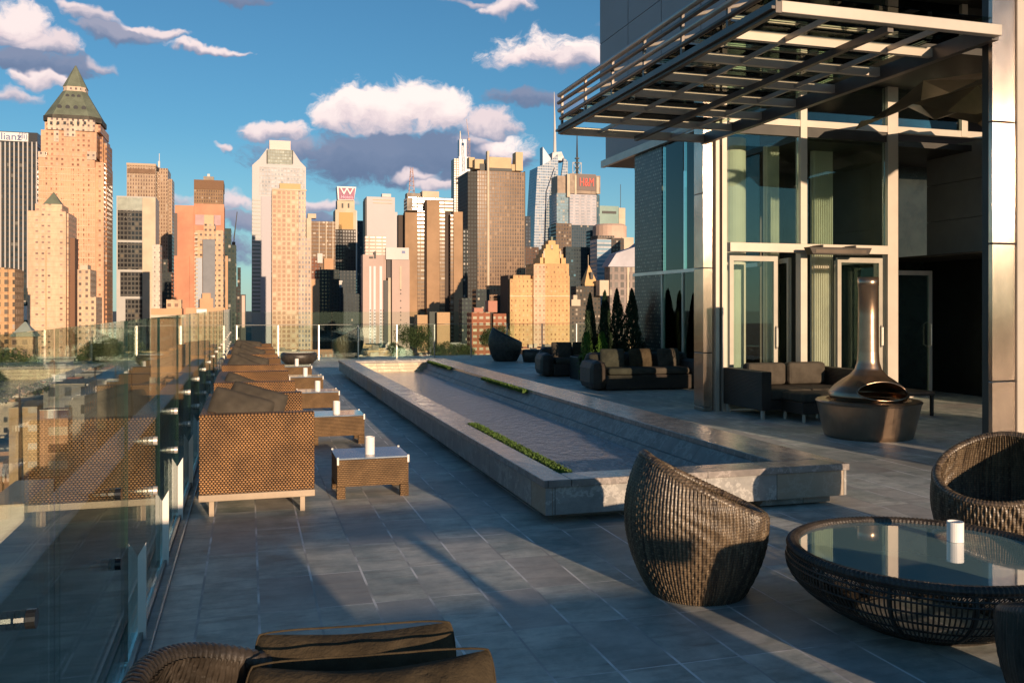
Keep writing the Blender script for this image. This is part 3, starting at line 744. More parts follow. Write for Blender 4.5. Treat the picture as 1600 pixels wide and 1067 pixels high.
MB().box(2.301, 12, 2.5, 10.85, 5.10, 5.188).build('soffit', M_soff, ht)
# side glazing (faces the terrace)
sg = thing('side_glazing', 'blue reflecting glass wall beyond the slim column', 'window', (8.6, 16.25, 0))
for y0, y1 in ((-2.4, .45), (.48, 1.42)):
    MB().box(0, .012, y0, y1, .05, 2.31).build('glass_pane', M_gl2, sg); MB().box(0, .012, y0, y1, 2.38, 5.09).build('glass_pane', M_gl2, sg)
    MB().box(-.03, .04, y1, y1+.03, 0, 2.31).build('mullion', M_alu, sg)
MB().box(-.04, .04, -2.4, 2.9, 2.31, 2.38).build('transom', M_alu, sg)
pr = thing('stone_pier', 'dark speckled stone pier standing under the penthouse overhang', 'pillar', (8.6, 17.72, 0))
def tilem():
    m, N, b = mat_new('speckled_tile'); tc = N.new('ShaderNodeTexCoord').outputs['Object']; x, y, z = N.xyz(tc)
    br_ = N.new('ShaderNodeTexBrick'); N.l.new(N.cmb(N.m('ADD', x, y), z, 0), br_.inputs['Vector'])
    br_.inputs['Scale'].default_value = 1; br_.inputs['Brick Width'].default_value = .10; br_.inputs['Row Height'].default_value = .08; br_.inputs['Mortar Size'].default_value = .02
    br_.inputs['Color1'].default_value = (.48, .44, .32, 1); br_.inputs['Color2'].default_value = (.025, .03, .03, 1); br_.inputs['Mortar'].default_value = (.012, .014, .014, 1)
    N.l.new(N.mix(N.ss(N.noise(tc, 16, 3), .4, .62), br_.outputs[0], (.03, .04, .04)), b.inputs['Base Color']); b.inputs['Roughness'].default_value = .3; return m
MB().box(0, .5, 0, 1.42, 0, 5.09).build('cladding', tilem(), pr)

# ---- glass entrance
en = thing('glass_entrance', 'tall glazed entrance bay with cream frames and folded-back doors under the canopy', 'entrance', (7.1, 12.36, 0))
W = 3.15
for x, w_ in ((1.28, .12), (2.92, .20), (4.4, .12)):
    MB().box(x, x+w_, -.06, .08, 0 if x < 4 else 4.46, 6.69).build('mullion', M_mull, en, bevel=.004)
MB().box(.02, 2.92, -.075, .06, 2.46, 2.60).build('transom', M_mull, en, bevel=.004)
MB().box(-.0, 3.12, -.03, .06, 4.30, 4.45).build('head_rail', M_soff, en); MB().box(.02, 5.5, -.05, .05, 4.455, 4.56).build('upper_rail', M_mull, en); MB().box(.03, 1.27, 0, .012, 4.57, 6.68).build('glass_pane', M_gl2, en); MB().box(1.41, 2.91, 0, .012, 4.57, 6.68).build('glass_pane', M_gl2, en); MB().box(3.13, 4.39, 0, .012, 4.57, 6.68).build('glass_pane', M_gl2, en)
MB().box(.03, 1.27, 0, .012, 2.61, 4.29).build('glass_pane', M_gl2, en); MB().box(1.41, 2.91, 0, .012, 2.61, 4.29).build('glass_pane', M_gl2, en)
M_door = pm('door_frame', (.38, .35, .29), .4, .3, .08)
def door(x, y, w, rz, mat=M_door, parent=en, h=2.4):
    d = MB(); d.box(0, .07, -.025, .025, .02, h).box(w-.07, w, -.025, .025, .02, h).box(.07, w-.07, -.025, .025, h-.08, h).box(.07, w-.07, -.025, .025, .02, .2)
    o = d.build('door', mat, parent); o.location = (x, y, 0); o.rotation_euler = (0, 0, rz)
    MB().box(.07, w-.07, -.005, .005, .2, h-.08).build('pane', M_gl2, o)
    MB().tube([(w-.035, -.03, .95), (w-.035, -.07, .98), (w-.035, -.07, 1.27), (w-.035, -.03, 1.30)], .012, 8).build('handle', M_alu, o)
    return o
door(.05, .02, .85, 0); door(1.32, .3, .9, R(80)); door(2.0, .02, .86, 0); door(2.9, .15, .8, R(112))
# interior things
ic = thing('round_pillar', 'round cream pillar just inside the entrance glass', 'pillar', (7.75, 13.35, 0))
MB().cyl((0, 0), .24, 0, 4.4, 32).build('shaft', pm('cream_plaster', (.66, .60, .48), .7, 0, .06), ic, smooth=False)
def curtain(label, x0, x1, y, z0=.05, z1=4.3, col=(.74, .70, .58), folds=9, rz=0):
    t = thing('curtain', label, 'curtain', (x0, y, 0), rz, 'curtains inside the entrance')
    w = x1-x0; n = folds*8; b = MB()
    for sg in (0, .015):
        for i in range(n+1):
            u = i/n; yy = .05*math.sin(u*folds*2*math.pi)+sg; b.v += [(u*w, yy, z0), (u*w*.98, yy, z1)]
    for k in (0, 2*(n+1)):
        for i in range(n): b.f.append((k+2*i, k+2*i+2, k+2*i+3, k+2*i+1)); b.mi.append(0)
    b.build('cloth', pm('curtain_'+str(int(col[0]*100)), col, .9, 0, .08), t, smooth=True); return t
curtain('pale gathered curtain behind the left entrance pane', 8.3, 8.55, 13.2)
curtain('pale gathered curtain behind the right entrance pane', 9.35, 9.75, 13.4)
curtain('narrow green-grey curtain right of the entrance bay', 10.75, 10.95, 14.2, col=(.40, .46, .36), folds=5)
curtain('green-grey curtain beside the open glass door', 11.3, 11.62, 14.2, col=(.42, .48, .34), folds=6)
curtain('pale curtain seen through the far side glazing', 9.4, 9.75, 18.2, col=(.48, .5, .38), folds=5)
il = thing('hotel_lounge', 'dim lounge interior behind the entrance glass', 'room', (7.05, 12.5, 0))
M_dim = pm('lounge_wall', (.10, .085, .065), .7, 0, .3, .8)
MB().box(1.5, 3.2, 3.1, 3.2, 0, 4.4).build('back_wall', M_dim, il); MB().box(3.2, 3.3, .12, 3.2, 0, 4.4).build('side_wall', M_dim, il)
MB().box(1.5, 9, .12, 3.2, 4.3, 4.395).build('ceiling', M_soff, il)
# recess to the right
rc = thing('recessed_lounge_wall', 'shadowed recess with a grey panelled wall and a dark bar opening below it', 'wall', (12.0, 8, 0))
b = MB()
for i in range(3):
    for j in range(3): b.box(0, .1, 2.1*i+(-.6), 2.1*i+1.488, 2.5+.66*j, 2.5+.66*(j+1)-.01)
b.build('grey_panelling', pm('recess_panel', (.30, .29, .26), .6, 0, .06), rc)
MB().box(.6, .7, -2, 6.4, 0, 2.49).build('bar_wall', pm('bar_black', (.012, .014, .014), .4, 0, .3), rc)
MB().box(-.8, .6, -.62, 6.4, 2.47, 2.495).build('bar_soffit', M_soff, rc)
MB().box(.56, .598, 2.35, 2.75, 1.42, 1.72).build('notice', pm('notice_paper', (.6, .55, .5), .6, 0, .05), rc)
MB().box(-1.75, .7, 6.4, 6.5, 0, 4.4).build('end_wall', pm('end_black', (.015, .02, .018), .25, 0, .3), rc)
op = thing('open_glass_door', 'open aluminium-framed glass door standing in the dark recess', 'door', (10.75, 13.3, 0))
dd = MB(); dd.box(0, .06, -.02, .02, 0, 2.25).box(.95, 1.01, -.02, .02, 0, 2.25).box(.06, .95, -.02, .02, 2.17, 2.25).box(.06, .95, -.02, .02, 0, .08)
dd.build('frame', M_alu, op); MB().box(.06, .95, -.004, .004, .08, 2.17).build('pane', M_gl2, op)
MB().tube([(.93, -.02, .9), (.93, -.09, .93), (.93, -.09, 1.3), (.93, -.02, 1.33)], .014, 8).build('handle', M_alu, op)
cl = thing('faceted_ceiling', 'dark crumpled ceiling of tilted metal facets between the columns', 'ceiling', (7, 7, 4.4))
b = MB(); rr = random.Random(5)
hg = {}
for i in range(9):
    for j in range(10): hg[i, j] = (i*.45+1.7+rr.uniform(-.2, .2), j*.62-1+rr.uniform(-.2, .2), rr.uniform(-.08, .30))
for i in range(8):
    for j in range(9):
        p = [hg[i, j], hg[i+1, j], hg[i+1, j+1], hg[i, j+1]]
        b.add(p, [(0, 2, 1), (0, 3, 2)] if rr.random() < .5 else [(0, 3, 1), (1, 3, 2)])
b.build('facets', pm('bronze_facet', (.20, .16, .11), .35, .7, .3, 1), cl)
he = thing('infrared_heater', 'long dark infrared heater bar hanging under the entrance transom', 'heater', (8.35, 12.0, 2.42))
MB().extr([(-.0, 0), (1.02, 0), (1.08, .11), (-.06, .11)], -.06, .10).build('housing', pm('heater_brown', (.035, .025, .018), .5, 0, .1), he, bevel=.006)
MB().box(.05, .97, -.065, -.061, .02, .075).build('element', pm('heater_grille', (.10, .075, .055), .4, .3, .2), he); MB().box(.2, .23, 0, .25, .11, .15).box(.8, .83, 0, .25, .11, .15).build('bracket', M_blk, he)

# ---- furniture on the right side
sf = thing('box_sofa', 'dark square-armed sofa with wicker sides in front of the entrance doors', 'sofa', (6.98, 11.9, 0))
MB().box(0, .16, -.72, .35, .13, .68).build('armrest', M_weave_d, sf, bevel=.008); MB().box(1.56, 1.72, -.72, .35, .13, .68).build('armrest', M_weave_d, sf, bevel=.008)
MB().box(.165, 1.555, .15, .35, .13, .66).build('backrest', M_weave_d, sf, bevel=.01); MB().box(.165, 1.555, -.70, .148, .13, .27).build('seat_base', M_weave_d, sf)
for i in range(2): MB().box(.17+.695*i, .855+.695*i, -.68, .14, .272, .42).build('seat_cushion', M_fab, sf, bevel=.03)
for i in range(2): MB().box(.19+.695*i, .84+.695*i, -.06, .14, .43, .76).build('back_cushion', M_fab, sf, bevel=.05)
for x in (.05, 1.66):
    for y in (-.66, .3): MB().box(x-.02, x+.02, y-.02, y+.02, 0, .13).build('leg', M_mull, sf)
ot = thing('wicker_ottoman', 'low dark ottoman with cushion between the box sofa and the fire bowl', 'ottoman', (7.32, 10.7, 0))
MB().box(0, .62, 0, .55, .12, .28).build('base', M_weave_d, ot, bevel=.008); MB().box(.01, .61, .01, .54, .281, .40).build('cushion', M_fab, ot, bevel=.03)
for x in (.05, .57):
    for y in (.05, .5): MB().box(x-.015, x+.015, y-.015, y+.015, 0, .12).build('leg', M_mull, ot)
lt = thing('low_table', 'low black table in shadow right of the fire bowl', 'table', (9.0, 10.9, 0))
MB().box(0, .7, 0, .6, .30, .36).build('table_top', M_blk, lt, bevel=.005)
for x in (.03, .67):
    for y in (.03, .57): MB().box(x-.02, x+.02, y-.02, y+.02, 0, .30).build('leg', M_blk, lt)
def lounge(label, x, y, w, d, h, rz):
    t = thing('rounded_sofa', label, 'sofa', (x, y, 0), rz, 'round-ended dark wicker sofas')
    ar = .34
    for xx in (0, w-ar): MB().box(xx, xx+ar, 0, d, .0, h*.82).build('armrest', M_weave_d, t, bevel=.15)
    MB().box(.1, w-.1, d-.32, d, .02, h).build('backrest', M_weave_d, t, bevel=.13); MB().box(ar-.05, w-ar+.05, .03, d-.2, .02, .3).build('seat_base', M_weave_d, t, bevel=.03)
    MB().box(ar+.01, w-ar-.01, .04, d-.3, .301, .43).build('seat_cushion', M_fab, t, bevel=.05)
    for k in range(3):
        o = pillow_mb(.5, .42, .17).build('back_pillow', M_fab2 if k == 1 else M_fab, t, smooth=True); place(o, (ar+.25+(w-2*ar-.5)*k/2, d-.42, .58), (R(-14), 0, R(6*(k-1))))
    return t
X, Y = GP(848, 590); lounge('rounded dark wicker sofa left of the cypress trees', X+.0, Y+.1, 2.2, 1.0, .66, R(-8))
X, Y = GP(925, 612); lounge('larger rounded dark wicker sofa nearer the slim column', X+.02, Y+.05, 2.35, 1.0, .70, R(-5))
X, Y = GP(795, 565); egg_chair('tub_chair', 'small dark tub chair in the distance right of the pool end', (X, Y+.35, 0), R(-20), 1.25, M_wickd, 60)
X, Y = GP(545, 559); egg_chair('tub_chair', 'brown tub chair in the distance at the left end of the pool', (X, Y+.35, 0), R(170), 1.25, M_wick, 60)
X, Y = GP(468, 569); t = thing('oval_table', 'low round wicker table in the distance left of the pool end', 'table', (X, Y+.3, 0))
MB().lathe([(.001, .0), (.38, .0), (.50, .12), (.52, .24), (.48, .31), (.44, .32), (.001, .32)], 36).build('wicker_base', M_wickd, t, smooth=True)
MB().lathe([(.001, .322), (.45, .322), (.45, .334), (.001, .334)], 36).build('glass_top', pm('pale_table_glass', (.5, .5, .48), .08, 0, .02), t)
X, Y = GP(835, 566); t = thing('side_table', 'small dark drum table beside the distant right tub chair', 'table', (X, Y+.2, 0))
MB().lathe([(.001, 0), (.26, 0), (.3, .2), (.28, .36), (.001, .37)], 24).build('drum', M_wickd, t, smooth=True)

# ---- cypresses in planter
pt = thing('tree_planter', 'long dark planter box holding the cypress trees', 'planter', (6.0, 18.4, 0))
X0 = XY(905, 18.4); X1 = XY(1010, 18.4)
pt.location.x = X0
MB().box(0, X1-X0, 0, .6, 0, .5).build('box', M_blk, pt, bevel=.01); MB().box(.04, X1-X0-.04, .04, .56, .501, .52).build('soil', pm('soil', (.03, .022, .015), .95, 0, .3), pt)
M_cyp = pm('cypress_green', (.022, .045, .018), .85, 0, .5, 6); M_cyp2 = pm('fresh_cypress_green', (.06, .14, .012), .8, 0, .5, 6); M_bark = pm('bark', (.08, .05, .03), .9, 0, .3, 9)
def cypress(px, ytop, wpx, label, mat):
    Y = 18.7; X = XY(px, Y); H = ZP(ytop, X, Y)-.5; w = wpx/FPX*FW(X, Y)/2
    t = thing('cypress_tree', label, 'tree', (X, Y, .5), 0, 'cypress trees in the planter')
    MB().tube([(0, 0, 0), (.01, 0, H*.5), (0, 0, H*.93)], [.025, .018, .006], 7).build('trunk', M_bark, t)
    b = MB(); rr = random.Random(px)
    for i in range(5200):
        z = H*(rr.random()**1.25)*.99+.03; k = z/H; env = w*min(1, max(.001, 1-k)**.62*1.12)*(1 if k > .06 else .6)
        a = rr.uniform(0, 6.283); lump = 1+.20*math.sin(3*a+z*7+px)+.12*math.sin(9*z+a*2)
        r = env*lump*math.sqrt(rr.uniform(.25, 1)); x, y = r*math.cos(a), r*math.sin(a)
        s = rr.uniform(.014, .032); tilt = rr.uniform(.2, .9); tx, ty = math.cos(a)*s*.5, math.sin(a)*s*.5; b2 = rr.uniform(0, 3.14)
        ux, uy = math.cos(b2)*s*.4, math.sin(b2)*s*.4
        b.add([(x-ux, y-uy, z), (x+ux, y+uy, z+.004), (x+tx+ux*.3, y+ty+uy*.3, z+s*2.2), (x+tx-ux*.3, y+ty-uy*.3, z+s*2.0)], [(0, 1, 2, 3)])
    b.build('crown', mat, t)
cypress(922, 462, 22, 'leftmost slim dark cypress in the planter', M_cyp)
cypress(945, 458, 24, 'second slim dark cypress from the left in the planter', M_cyp)
cypress(964, 455, 27, 'third dark cypress from the left, a bushy one', M_cyp)
cypress(987, 455, 30, 'rightmost and broadest dark cypress in the planter', M_cyp)
for px, l in ((917, 'fresh green shrub at the foot of the leftmost cypress'), (941, 'fresh green shrub at the foot of the second cypress')):
    Y = 18.25; X = XY(px, Y); t = thing('green_shrub', l, 'shrub', (X, Y, 0), 0, 'fresh green shrubs before the cypresses'); b = MB(); rr = random.Random(px)
    MB().tube([(0, 0, 0), (0, 0, .8)], .012, 6).build('stem', M_bark, t)
    for i in range(2600):
        z = rr.uniform(.05, 1.05); a = rr.uniform(0, 6.28); r = .17*(1-max(0, z-.5)/.62)**.7*math.sqrt(rr.random())*(1+.25*math.sin(4*a+8*z)); s = rr.uniform(.012, .026); a2 = rr.uniform(0, 6.28)
        x, y = r*math.cos(a), r*math.sin(a)-.0; b.add([(x, y, z), (x+math.cos(a2)*s, y+math.sin(a2)*s, z+.004), (x+math.cos(a2)*s*.7, y+math.sin(a2)*s*.7, z+s*1.6)], [(0, 1, 2)])
    b.build('foliage', M_cyp2, t)

# ---- unseen things added behind and beside the camera to throw the long evening shadows
t = thing('added_shade_wall', 'low stone wall with a rail, added behind the photographer to cast shadow', 'wall', (0, -1.7, 0))  # added out of view; wall, rail and post shape the deck's shadow bands
MB().box(-.4, 3.25, -.4, 0, 0, .86).build('wall', M_fas, t); MB().box(-.4, 3.25, -.06, .06, 1.05, 1.18).build('rail', M_alud, t)
for x in (2.40,): MB().box(x, x+.09, -.02, .02, .86, 1.05).build('rail_post', M_alud, t)
t = thing('added_shade_box', 'added shade-casting cabinet behind the photographer', 'blocker', (.0, -2.2, 0))  # unseen box added to keep the left deck in shade
MB().box(-.4, 1.72, -.5, -.02, 0, 1.25).build('casing', M_alud, t, bevel=.01); MB().box(-.3, .6, -.02, .0, .1, 1.1).build('door', M_alud, t)
t = thing('added_shade_hedge', 'long hedge box added to the right of the photographer to cast shadow', 'planter', (8.4, 2.2, 0))  # unseen hedge added to shade the box sofa and fire bowl
MB().box(0, 3.2, 0, .6, 0, .6).build('box', M_blk, t, bevel=.01)
hb = MB(); hq = random.Random(9)
for i in range(6000):
    x, y, z = hq.uniform(.02, 3.18), hq.uniform(.0, .6), hq.uniform(.6, 1.55+.04*math.sin(i)); s = hq.uniform(.02, .04); an = hq.uniform(0, 6.28)
    hb.add([(x, y, z), (x+math.cos(an)*s, y+math.sin(an)*s, z+.01), (x+math.cos(an)*s*.6, y+math.sin(an)*s*.6, z+s*1.5)], [(0, 1, 2)])
hb.build('foliage', M_cyp, t); MB().box(.1, 3.1, .15, .45, .601, 1.45).build('inner_growth', M_cyp, t)
# ================================================================ THE CITY (street level 50 m below the terrace)
GZ = -50.0
def street_mat():
    m, N, b = mat_new('street_ground'); tc = N.new('ShaderNodeTexCoord').outputs['Object']
    n = N.noise(tc, .02, 6, .7); N.l.new(N.mix(N.ss(n, .3, .7), (.06, .055, .05), (.16, .14, .12)), b.inputs['Base Color']); b.inputs['Roughness'].default_value = .9; return m
tag(MB().box(-6000, 6000, -2500, 12000, GZ-1, GZ).build('ground', street_mat()), kind='structure')
nf = [0]
def FC(wall, glass, sx, sz, wx=.5, wz=.5, **k):
    nf[0] += 1; return facade('facade_%02d' % nf[0], wall, glass, sx, 1, sz, wx, wz, **k)
class Bld:
    def __init__(s, name, label, cat, px, Y, group=None):
        s.Y = Y; s.X = XY(px, Y); s.r = thing(name, label, cat, (s.X, Y, GZ), 0, group)
    def lx(s, px, dy=0): return XY(px, s.Y+dy)-s.X
    def lz(s, px, py, dy=0): return ZP(py, XY(px, s.Y+dy), s.Y+dy)-GZ
    def bx(s, mb, px0, px1, yt, yb=None, dy=0, dep=30):
        pm_ = (px0+px1)/2
        return mb.box(s.lx(px0, dy), s.lx(px1, dy), dy, dy+dep, 0 if yb is None else s.lz(pm_, yb, dy), s.lz(pm_, yt, dy))
    def part(s, name, mat, *boxes, **k):
        o = None
        for b in boxes:
            mb = MB(); s.bx(mb, *b); o = mb.build(name, mat, k.get('parent', s.r), bevel=k.get('bevel', 0))
        return o
    def mb(s, name, mat, mb, parent=None, smooth=False): return mb.build(name, mat, parent or s.r, smooth=smooth)
def text(body, size, mat, parent, loc, name='lettering', depth=.4, sxy=(1, 1)):
    cu = bpy.data.curves.new('tmp', 'FONT'); cu.body = body; cu.size = size; cu.extrude = depth/2; cu.align_x = 'CENTER'; cu.align_y = 'CENTER'
    o = bpy.data.objects.new('tmp', cu); COL.objects.link(o); bpy.context.view_layer.update()
    me = bpy.data.meshes.new_from_object(o.evaluated_get(bpy.context.evaluated_depsgraph_get()))
    bpy.data.objects.remove(o); me.name = name; me.materials.clear(); me.materials.append(mat)
    t = bpy.data.objects.new(name, me); COL.objects.link(t); t.parent = parent; t.location = loc; t.rotation_euler = (R(90), 0, 0); t.scale = (sxy[0], sxy[1], 1)
    return t
DG = (.025, .03, .035); M_cream = pm('cream_stone', (.58, .48, .36), .8, 0, .1, .1); M_mech = pm('roof_plant', (.30, .25, .20), .8, 0, .3, .15)
M_copg = pm('green_copper_roof', (.17, .19, .135), .6, .1, .2, .12); M_dkc = pm('dark_cornice', (.07, .06, .045), .7, 0, .4, .2); M_brk = pm('orange_brick', (.56, .33, .19), .85, 0, .1, .05)
M_mast = pm('grey_mast', (.35, .34, .34), .5, .4, .1); M_dkm = pm('dark_mast', (.06, .06, .06), .6, .2, .1); M_whc = pm('white_concrete', (.62, .585, .56), .7, 0, .05, .05)
M_signw = pm('sign_white', (.75, .73, .72), .5, 0, .03); M_blackg = pm('black_hole_window', (.015, .015, .018), .3, 0, .2)

# -- far left dark tower with the sign
B = Bld('office_tower', 'dark striped office tower with a white rooftop sign at the left edge', 'tower', -60, 720)
f = FC((.045, .048, .048), (.02, .025, .03), 2.6, 3.8, .8, .6, lit=.05, blind=(.2, .18, .15))
B.part('shaft', f, (-60, 58, 212, None, 0, 50)); B.part('roof_band', M_blackg, (-60, 58.5, 205, 222, -.5, 50.5))
mb = MB()
for p in range(-56, 58, 7): B.bx(mb, p, p+1.9, 222, None, -1.0, .9)
B.mb('white_fin', pm('fin_stripe', (.50, .47, .45), .7, 0, .05), mb)
sgn = B.part('sign_panel', M_signw, (-30, 44, 206.5, 220, -1.6, 1.0))
text('Allianz', 8.4, pm('sign_blue', (.10, .13, .30), .5, 0, .05), sgn, (B.lx(9, -2), -1.9, B.lz(9, 213.5, -2)), sxy=(.92, .85))
text('(ili)', 6.0, pm('sign_blue', (.10, .13, .30), .5, 0, .05), sgn, (B.lx(35.5, -2), -1.9, B.lz(35, 213.0, -2)), 'emblem', sxy=(.8, 1))
# -- pyramid topped tower
B = Bld('pyramid_tower', 'tall orange brick tower with a green copper pyramid roof', 'tower', 60, 680)
brick = FC((.68, .40, .25), (.22, .105, .06), 3.3, 3.45, .44, .46, vary=.7, lit=.25, blind=(.66, .46, .33), grp=5)
palem = FC((.66, .52, .40), (.13, .09, .08), 3.3, 3.45, .4, .45, vary=.6, lit=.2)
B.part('shaft', brick, (60, 148, 244, None, 0, 45), (68, 162, 252, None, 4, 44)); 
mb = MB(); B.bx(mb, 64, 151, 205, 244.01, 1.5, 42); B.bx(mb, 70, 157, 193, 205, 3, 40); B.mb('upper_shaft', brick, mb)
B.part('pale_band', palem, (74, 148, 186, 204, .6, 40), (84, 92, 204, 222, .8, 3), (100, 118, 204, 214, .8, 3), (59.5, 72, 237, 246, -.6, 3), (136, 150, 237, 250, -.6, 3))
mb = MB()
for k in range(2): 
    for q in (156,): B.bx(mb, q+6*k, q+6*k+5, 214+10*k, None, 8+4*k, 34-8*k)
B.mb('side_bay', FC((.52, .28, .15), (.12, .06, .04), 3.3, 3.45, .5, .5, vary=.6), mb)
mb = MB()
for k in range(26):
    yy = 262+10*k; B.bx(mb, 60, 148, yy, yy+1.1, -.30, .28)
B.mb('string_course', pm('pale_course', (.74, .50, .35), .85, 0, .1, .1), mb)
mb = MB()
for k in range(22): B.bx(mb, 66+3.9*k, 67.2+3.9*k, 262, None, -.35, .4)
B.mb('brick_pier', pm('light_brick', (.70, .43, .27), .85, 0, .1, .05), mb)
x0, x1 = B.lx(73), B.lx(167, 10); zt = B.lz(118, 97); zb = B.lz(118, 180); zc = B.lz(118, 188)
mb = MB(); xm = B.lx(119.5, 22); hw = (x1-x0)/2
def oct_(w, cx, cy): a = w; b_ = w*.62; return [(cx-b_, cy-a), (cx+b_, cy-a), (cx+a, cy-b_), (cx+a, cy+b_), (cx+b_, cy+a), (cx-b_, cy+a), (cx-a, cy+b_), (cx-a, cy-b_)]
zk = zb+(zt-zb)*.52; wk = hw*.42; mb.prism(oct_(hw, xm, hw+1), zb, zk, oct_(wk, xm, hw+1)); rf = B.mb('copper_roof', M_copg, mb)
mb = MB(); mb.prism(oct_(hw*1.02, xm, hw+1), zc, zb); B.mb('cornice', M_dkc, mb)
mb = MB(); mb.prism(oct_(wk*.96, xm, hw+1), zk, zk+3.4); B.mb('lantern', palem, mb)
mb = MB(); mb.prism(oct_(wk*1.0, xm, hw+1), zk+3.4, zt+2, oct_(.4, xm, hw+1)); B.mb('copper_spire', M_copg, mb)
for i, fx in enumerate((-.42, -.14, .14, .42)):
    w_ = .22; mb = MB(); zz = zb+6; ww = hw*(1-(zz-zb)/(zk-zb)*.58)
    mb.cyl((xm+fx*hw, 0), 1.5, 0, 1.2, 12); o = B.mb('round_window', M_blackg, mb); o.rotation_euler = (R(90), 0, 0); o.location = (0, hw+1-ww+.6, zz)
for i, fx in enumerate((-.2, 0, .2)):
    mb = MB(); zz = zk-4; ww = hw*(1-(zz-zb)/(zk-zb)*.58); mb.cyl((xm+fx*hw, 0), 1.2, 0, 1.2, 12); o = B.mb('round_window', M_blackg, mb); o.rotation_euler = (R(90), 0, 0); o.location = (0, hw+1-ww+.8, zz)
for i in range(7): B.part('dormer_window', M_blackg, (78+10.5*i, 82+10.5*i, 190, 194.5, -.3+(0 if i < 6 else 2), 1.2))
# -- smaller pyramid tower
B = Bld('apartment_tower', 'peach apartment tower with a small green pyramid, standing before the pyramid tower', 'tower', 43, 520)
f = FC((.72, .48, .32), (.20, .13, .10), 2.9, 2.9, .45, .34, vary=.8, lit=.3, blind=(.72, .56, .42), grp=4)
B.part('shaft', f, (43, 103, 330, None, 0, 25), (97, 107, 334, None, 3, 24)); B.part('upper_block', f, (55, 97, 319, 330, 2, 18))
x0, x1 = B.lx(62), B.lx(96); mb = MB(); mb.pyr(x0, x1, 3, 3+x1-x0, B.lz(79, 322), B.lz(79, 297)); B.mb('copper_roof', M_copg, mb)
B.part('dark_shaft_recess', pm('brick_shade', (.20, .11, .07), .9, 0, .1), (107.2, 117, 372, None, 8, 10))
B.part('brick_strip', M_brk, (71, 72.4, 392, None, -.3, .4))
B = Bld('low_wing', 'short peach brick wing at the foot of the two left towers', 'building', 120, 505)
f2 = FC((.68, .47, .31), (.09, .06, .05), 3.1, 3.1, .4, .45, vary=.7, lit=.2)
B.part('wing', f2, (121, 141, 421, None, 0, 20)); B.part('lower_wing', f2, (138, 150, 464, None, -2, 20)); B.part('penthouse', M_cream, (125, 137, 414, 421, 2, 10))
B = Bld('brick_block', 'orange brick block with vertical window bays at the left edge', 'building', -20, 430)
f = FC((.55, .33, .17), (.08, .06, .045), 2.9, 3.2, .5, .6, vary=.7)
B.part('shaft', f, (-20, 12, 418, None, 0, 25)); B.part('bay', f, (12.5, 23, 421, None, 1, 16))
B = Bld('dark_block', 'black glass block between the left edge building and the peach tower', 'building', 23, 560)
B.part('shaft', FC((.03, .04, .04), (.01, .015, .02), 3, 3.5, .7, .6), (20, 43, 450, None, 0, 20)); B.part('chimney', M_signw, (36, 42, 478, 500, -3, 2))
# -- grey building with black stepped windows
B = Bld('glass_office_tower', 'white framed office tower with stepped black window blocks', 'tower', 182, 760)
B.part('frame', pm('pale_grey_concrete', (.46, .45, .43), .7, 0, .08, .05), (182, 243, 307, None, 0, 30))
B.part('top_glazing', pm('greenish_glass', (.33, .36, .31), .25, 0, .15, .2), (184, 222, 309, 328, -.6, .5))
mb = MB()
for i, (a, b_, yt, yb) in enumerate(((184, 222, 329, 375), (184, 226, 379, 421), (188, 234, 425, 463), (196, 238, 467, 560))): B.bx(mb, a, b_, yt, yb, -.7, .6)
B.mb('black_glazing', FC((.10, .095, .085), (.012, .012, .014), 2.7, 3.6, .74, .66, lit=.06, blind=(.2, .17, .13)), mb)
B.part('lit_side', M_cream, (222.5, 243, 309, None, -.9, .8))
B = Bld('slim_white_tower', 'very slim pale residential slab beside the stepped black windows', 'tower', 238, 640)
B.part('shaft', FC((.70, .60, .50), (.25, .2, .18), 3, 3.2, .3, .4), (238, 250, 382, None, 0, 15))
# -- tan tower
B = Bld('office_tower', 'flat-topped tan office tower with fine vertical piers', 'tower', 198, 980)
f = FC((.47, .34, .235), (.16, .10, .07), 2.5, 3.8, .5, .6, vary=.4, lit=.1)
B.part('shaft', f, (198, 243, 259, None, 0, 60)); B.part('crown_band', pm('tan_band', (.22, .13, .08), .8, 0, .15, .3), (199, 242, 264, 271, -.8, .7)); B.part('parapet', pm('tan_parapet', (.52, .38, .26), .8, 0, .1), (197.5, 243.5, 255.5, 259, -.8, 60))
B.part('side_slab', f, (243.6, 262, 263, None, 20, 40)); B.part('side_slab', f, (262.3, 269, 280, None, 30, 30))
B.part('roof_dish', M_whc, (247, 250, 252, 262, 4, 2)); B.part('roof_mast', M_mast, (248.5, 249.4, 240, 252, 5, .6))
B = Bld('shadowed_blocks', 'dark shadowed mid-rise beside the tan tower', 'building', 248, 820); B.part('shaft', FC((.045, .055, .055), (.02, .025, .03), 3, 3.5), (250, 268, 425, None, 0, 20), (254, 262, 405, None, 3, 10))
# -- orange red
B = Bld('granite_tower', 'smooth orange-red granite tower with stepped shoulders', 'tower', 273, 860)
M_red = pm('orange_granite', (.55, .22, .12), .6, 0, .16, .06)
B.part('shaft', M_red, (273, 303, 321, None, 0, 40), (303.3, 350, 319, None, 2, 38)); B.part('dark_slot', pm('slot', (.05, .03, .03), .5, 0, .2), (272.0, 277, 333, None, -.6, .5))
B.part('pale_recess', pm('pink_recess', (.50, .33, .33), .7, 0, .08, .1), (305, 345, 336, 352, 1.2, .7))
B.part('lower_left', M_red, (272, 296, 400, None, -4, 3))
B = Bld('brown_tower', 'brown banded tower rising behind the orange-red granite tower', 'tower', 303, 1050)
f = FC((.30, .19, .11), (.10, .06, .04), 2.5, 3.8, .5, .5, vary=.4)
B.part('shaft', f, (303, 349, 284, None, 0, 40)); B.part('crown', pm('brown_crown', (.20, .11, .06), .8, 0, .15), (303, 349.5, 281.5, 296, -.8, 41))
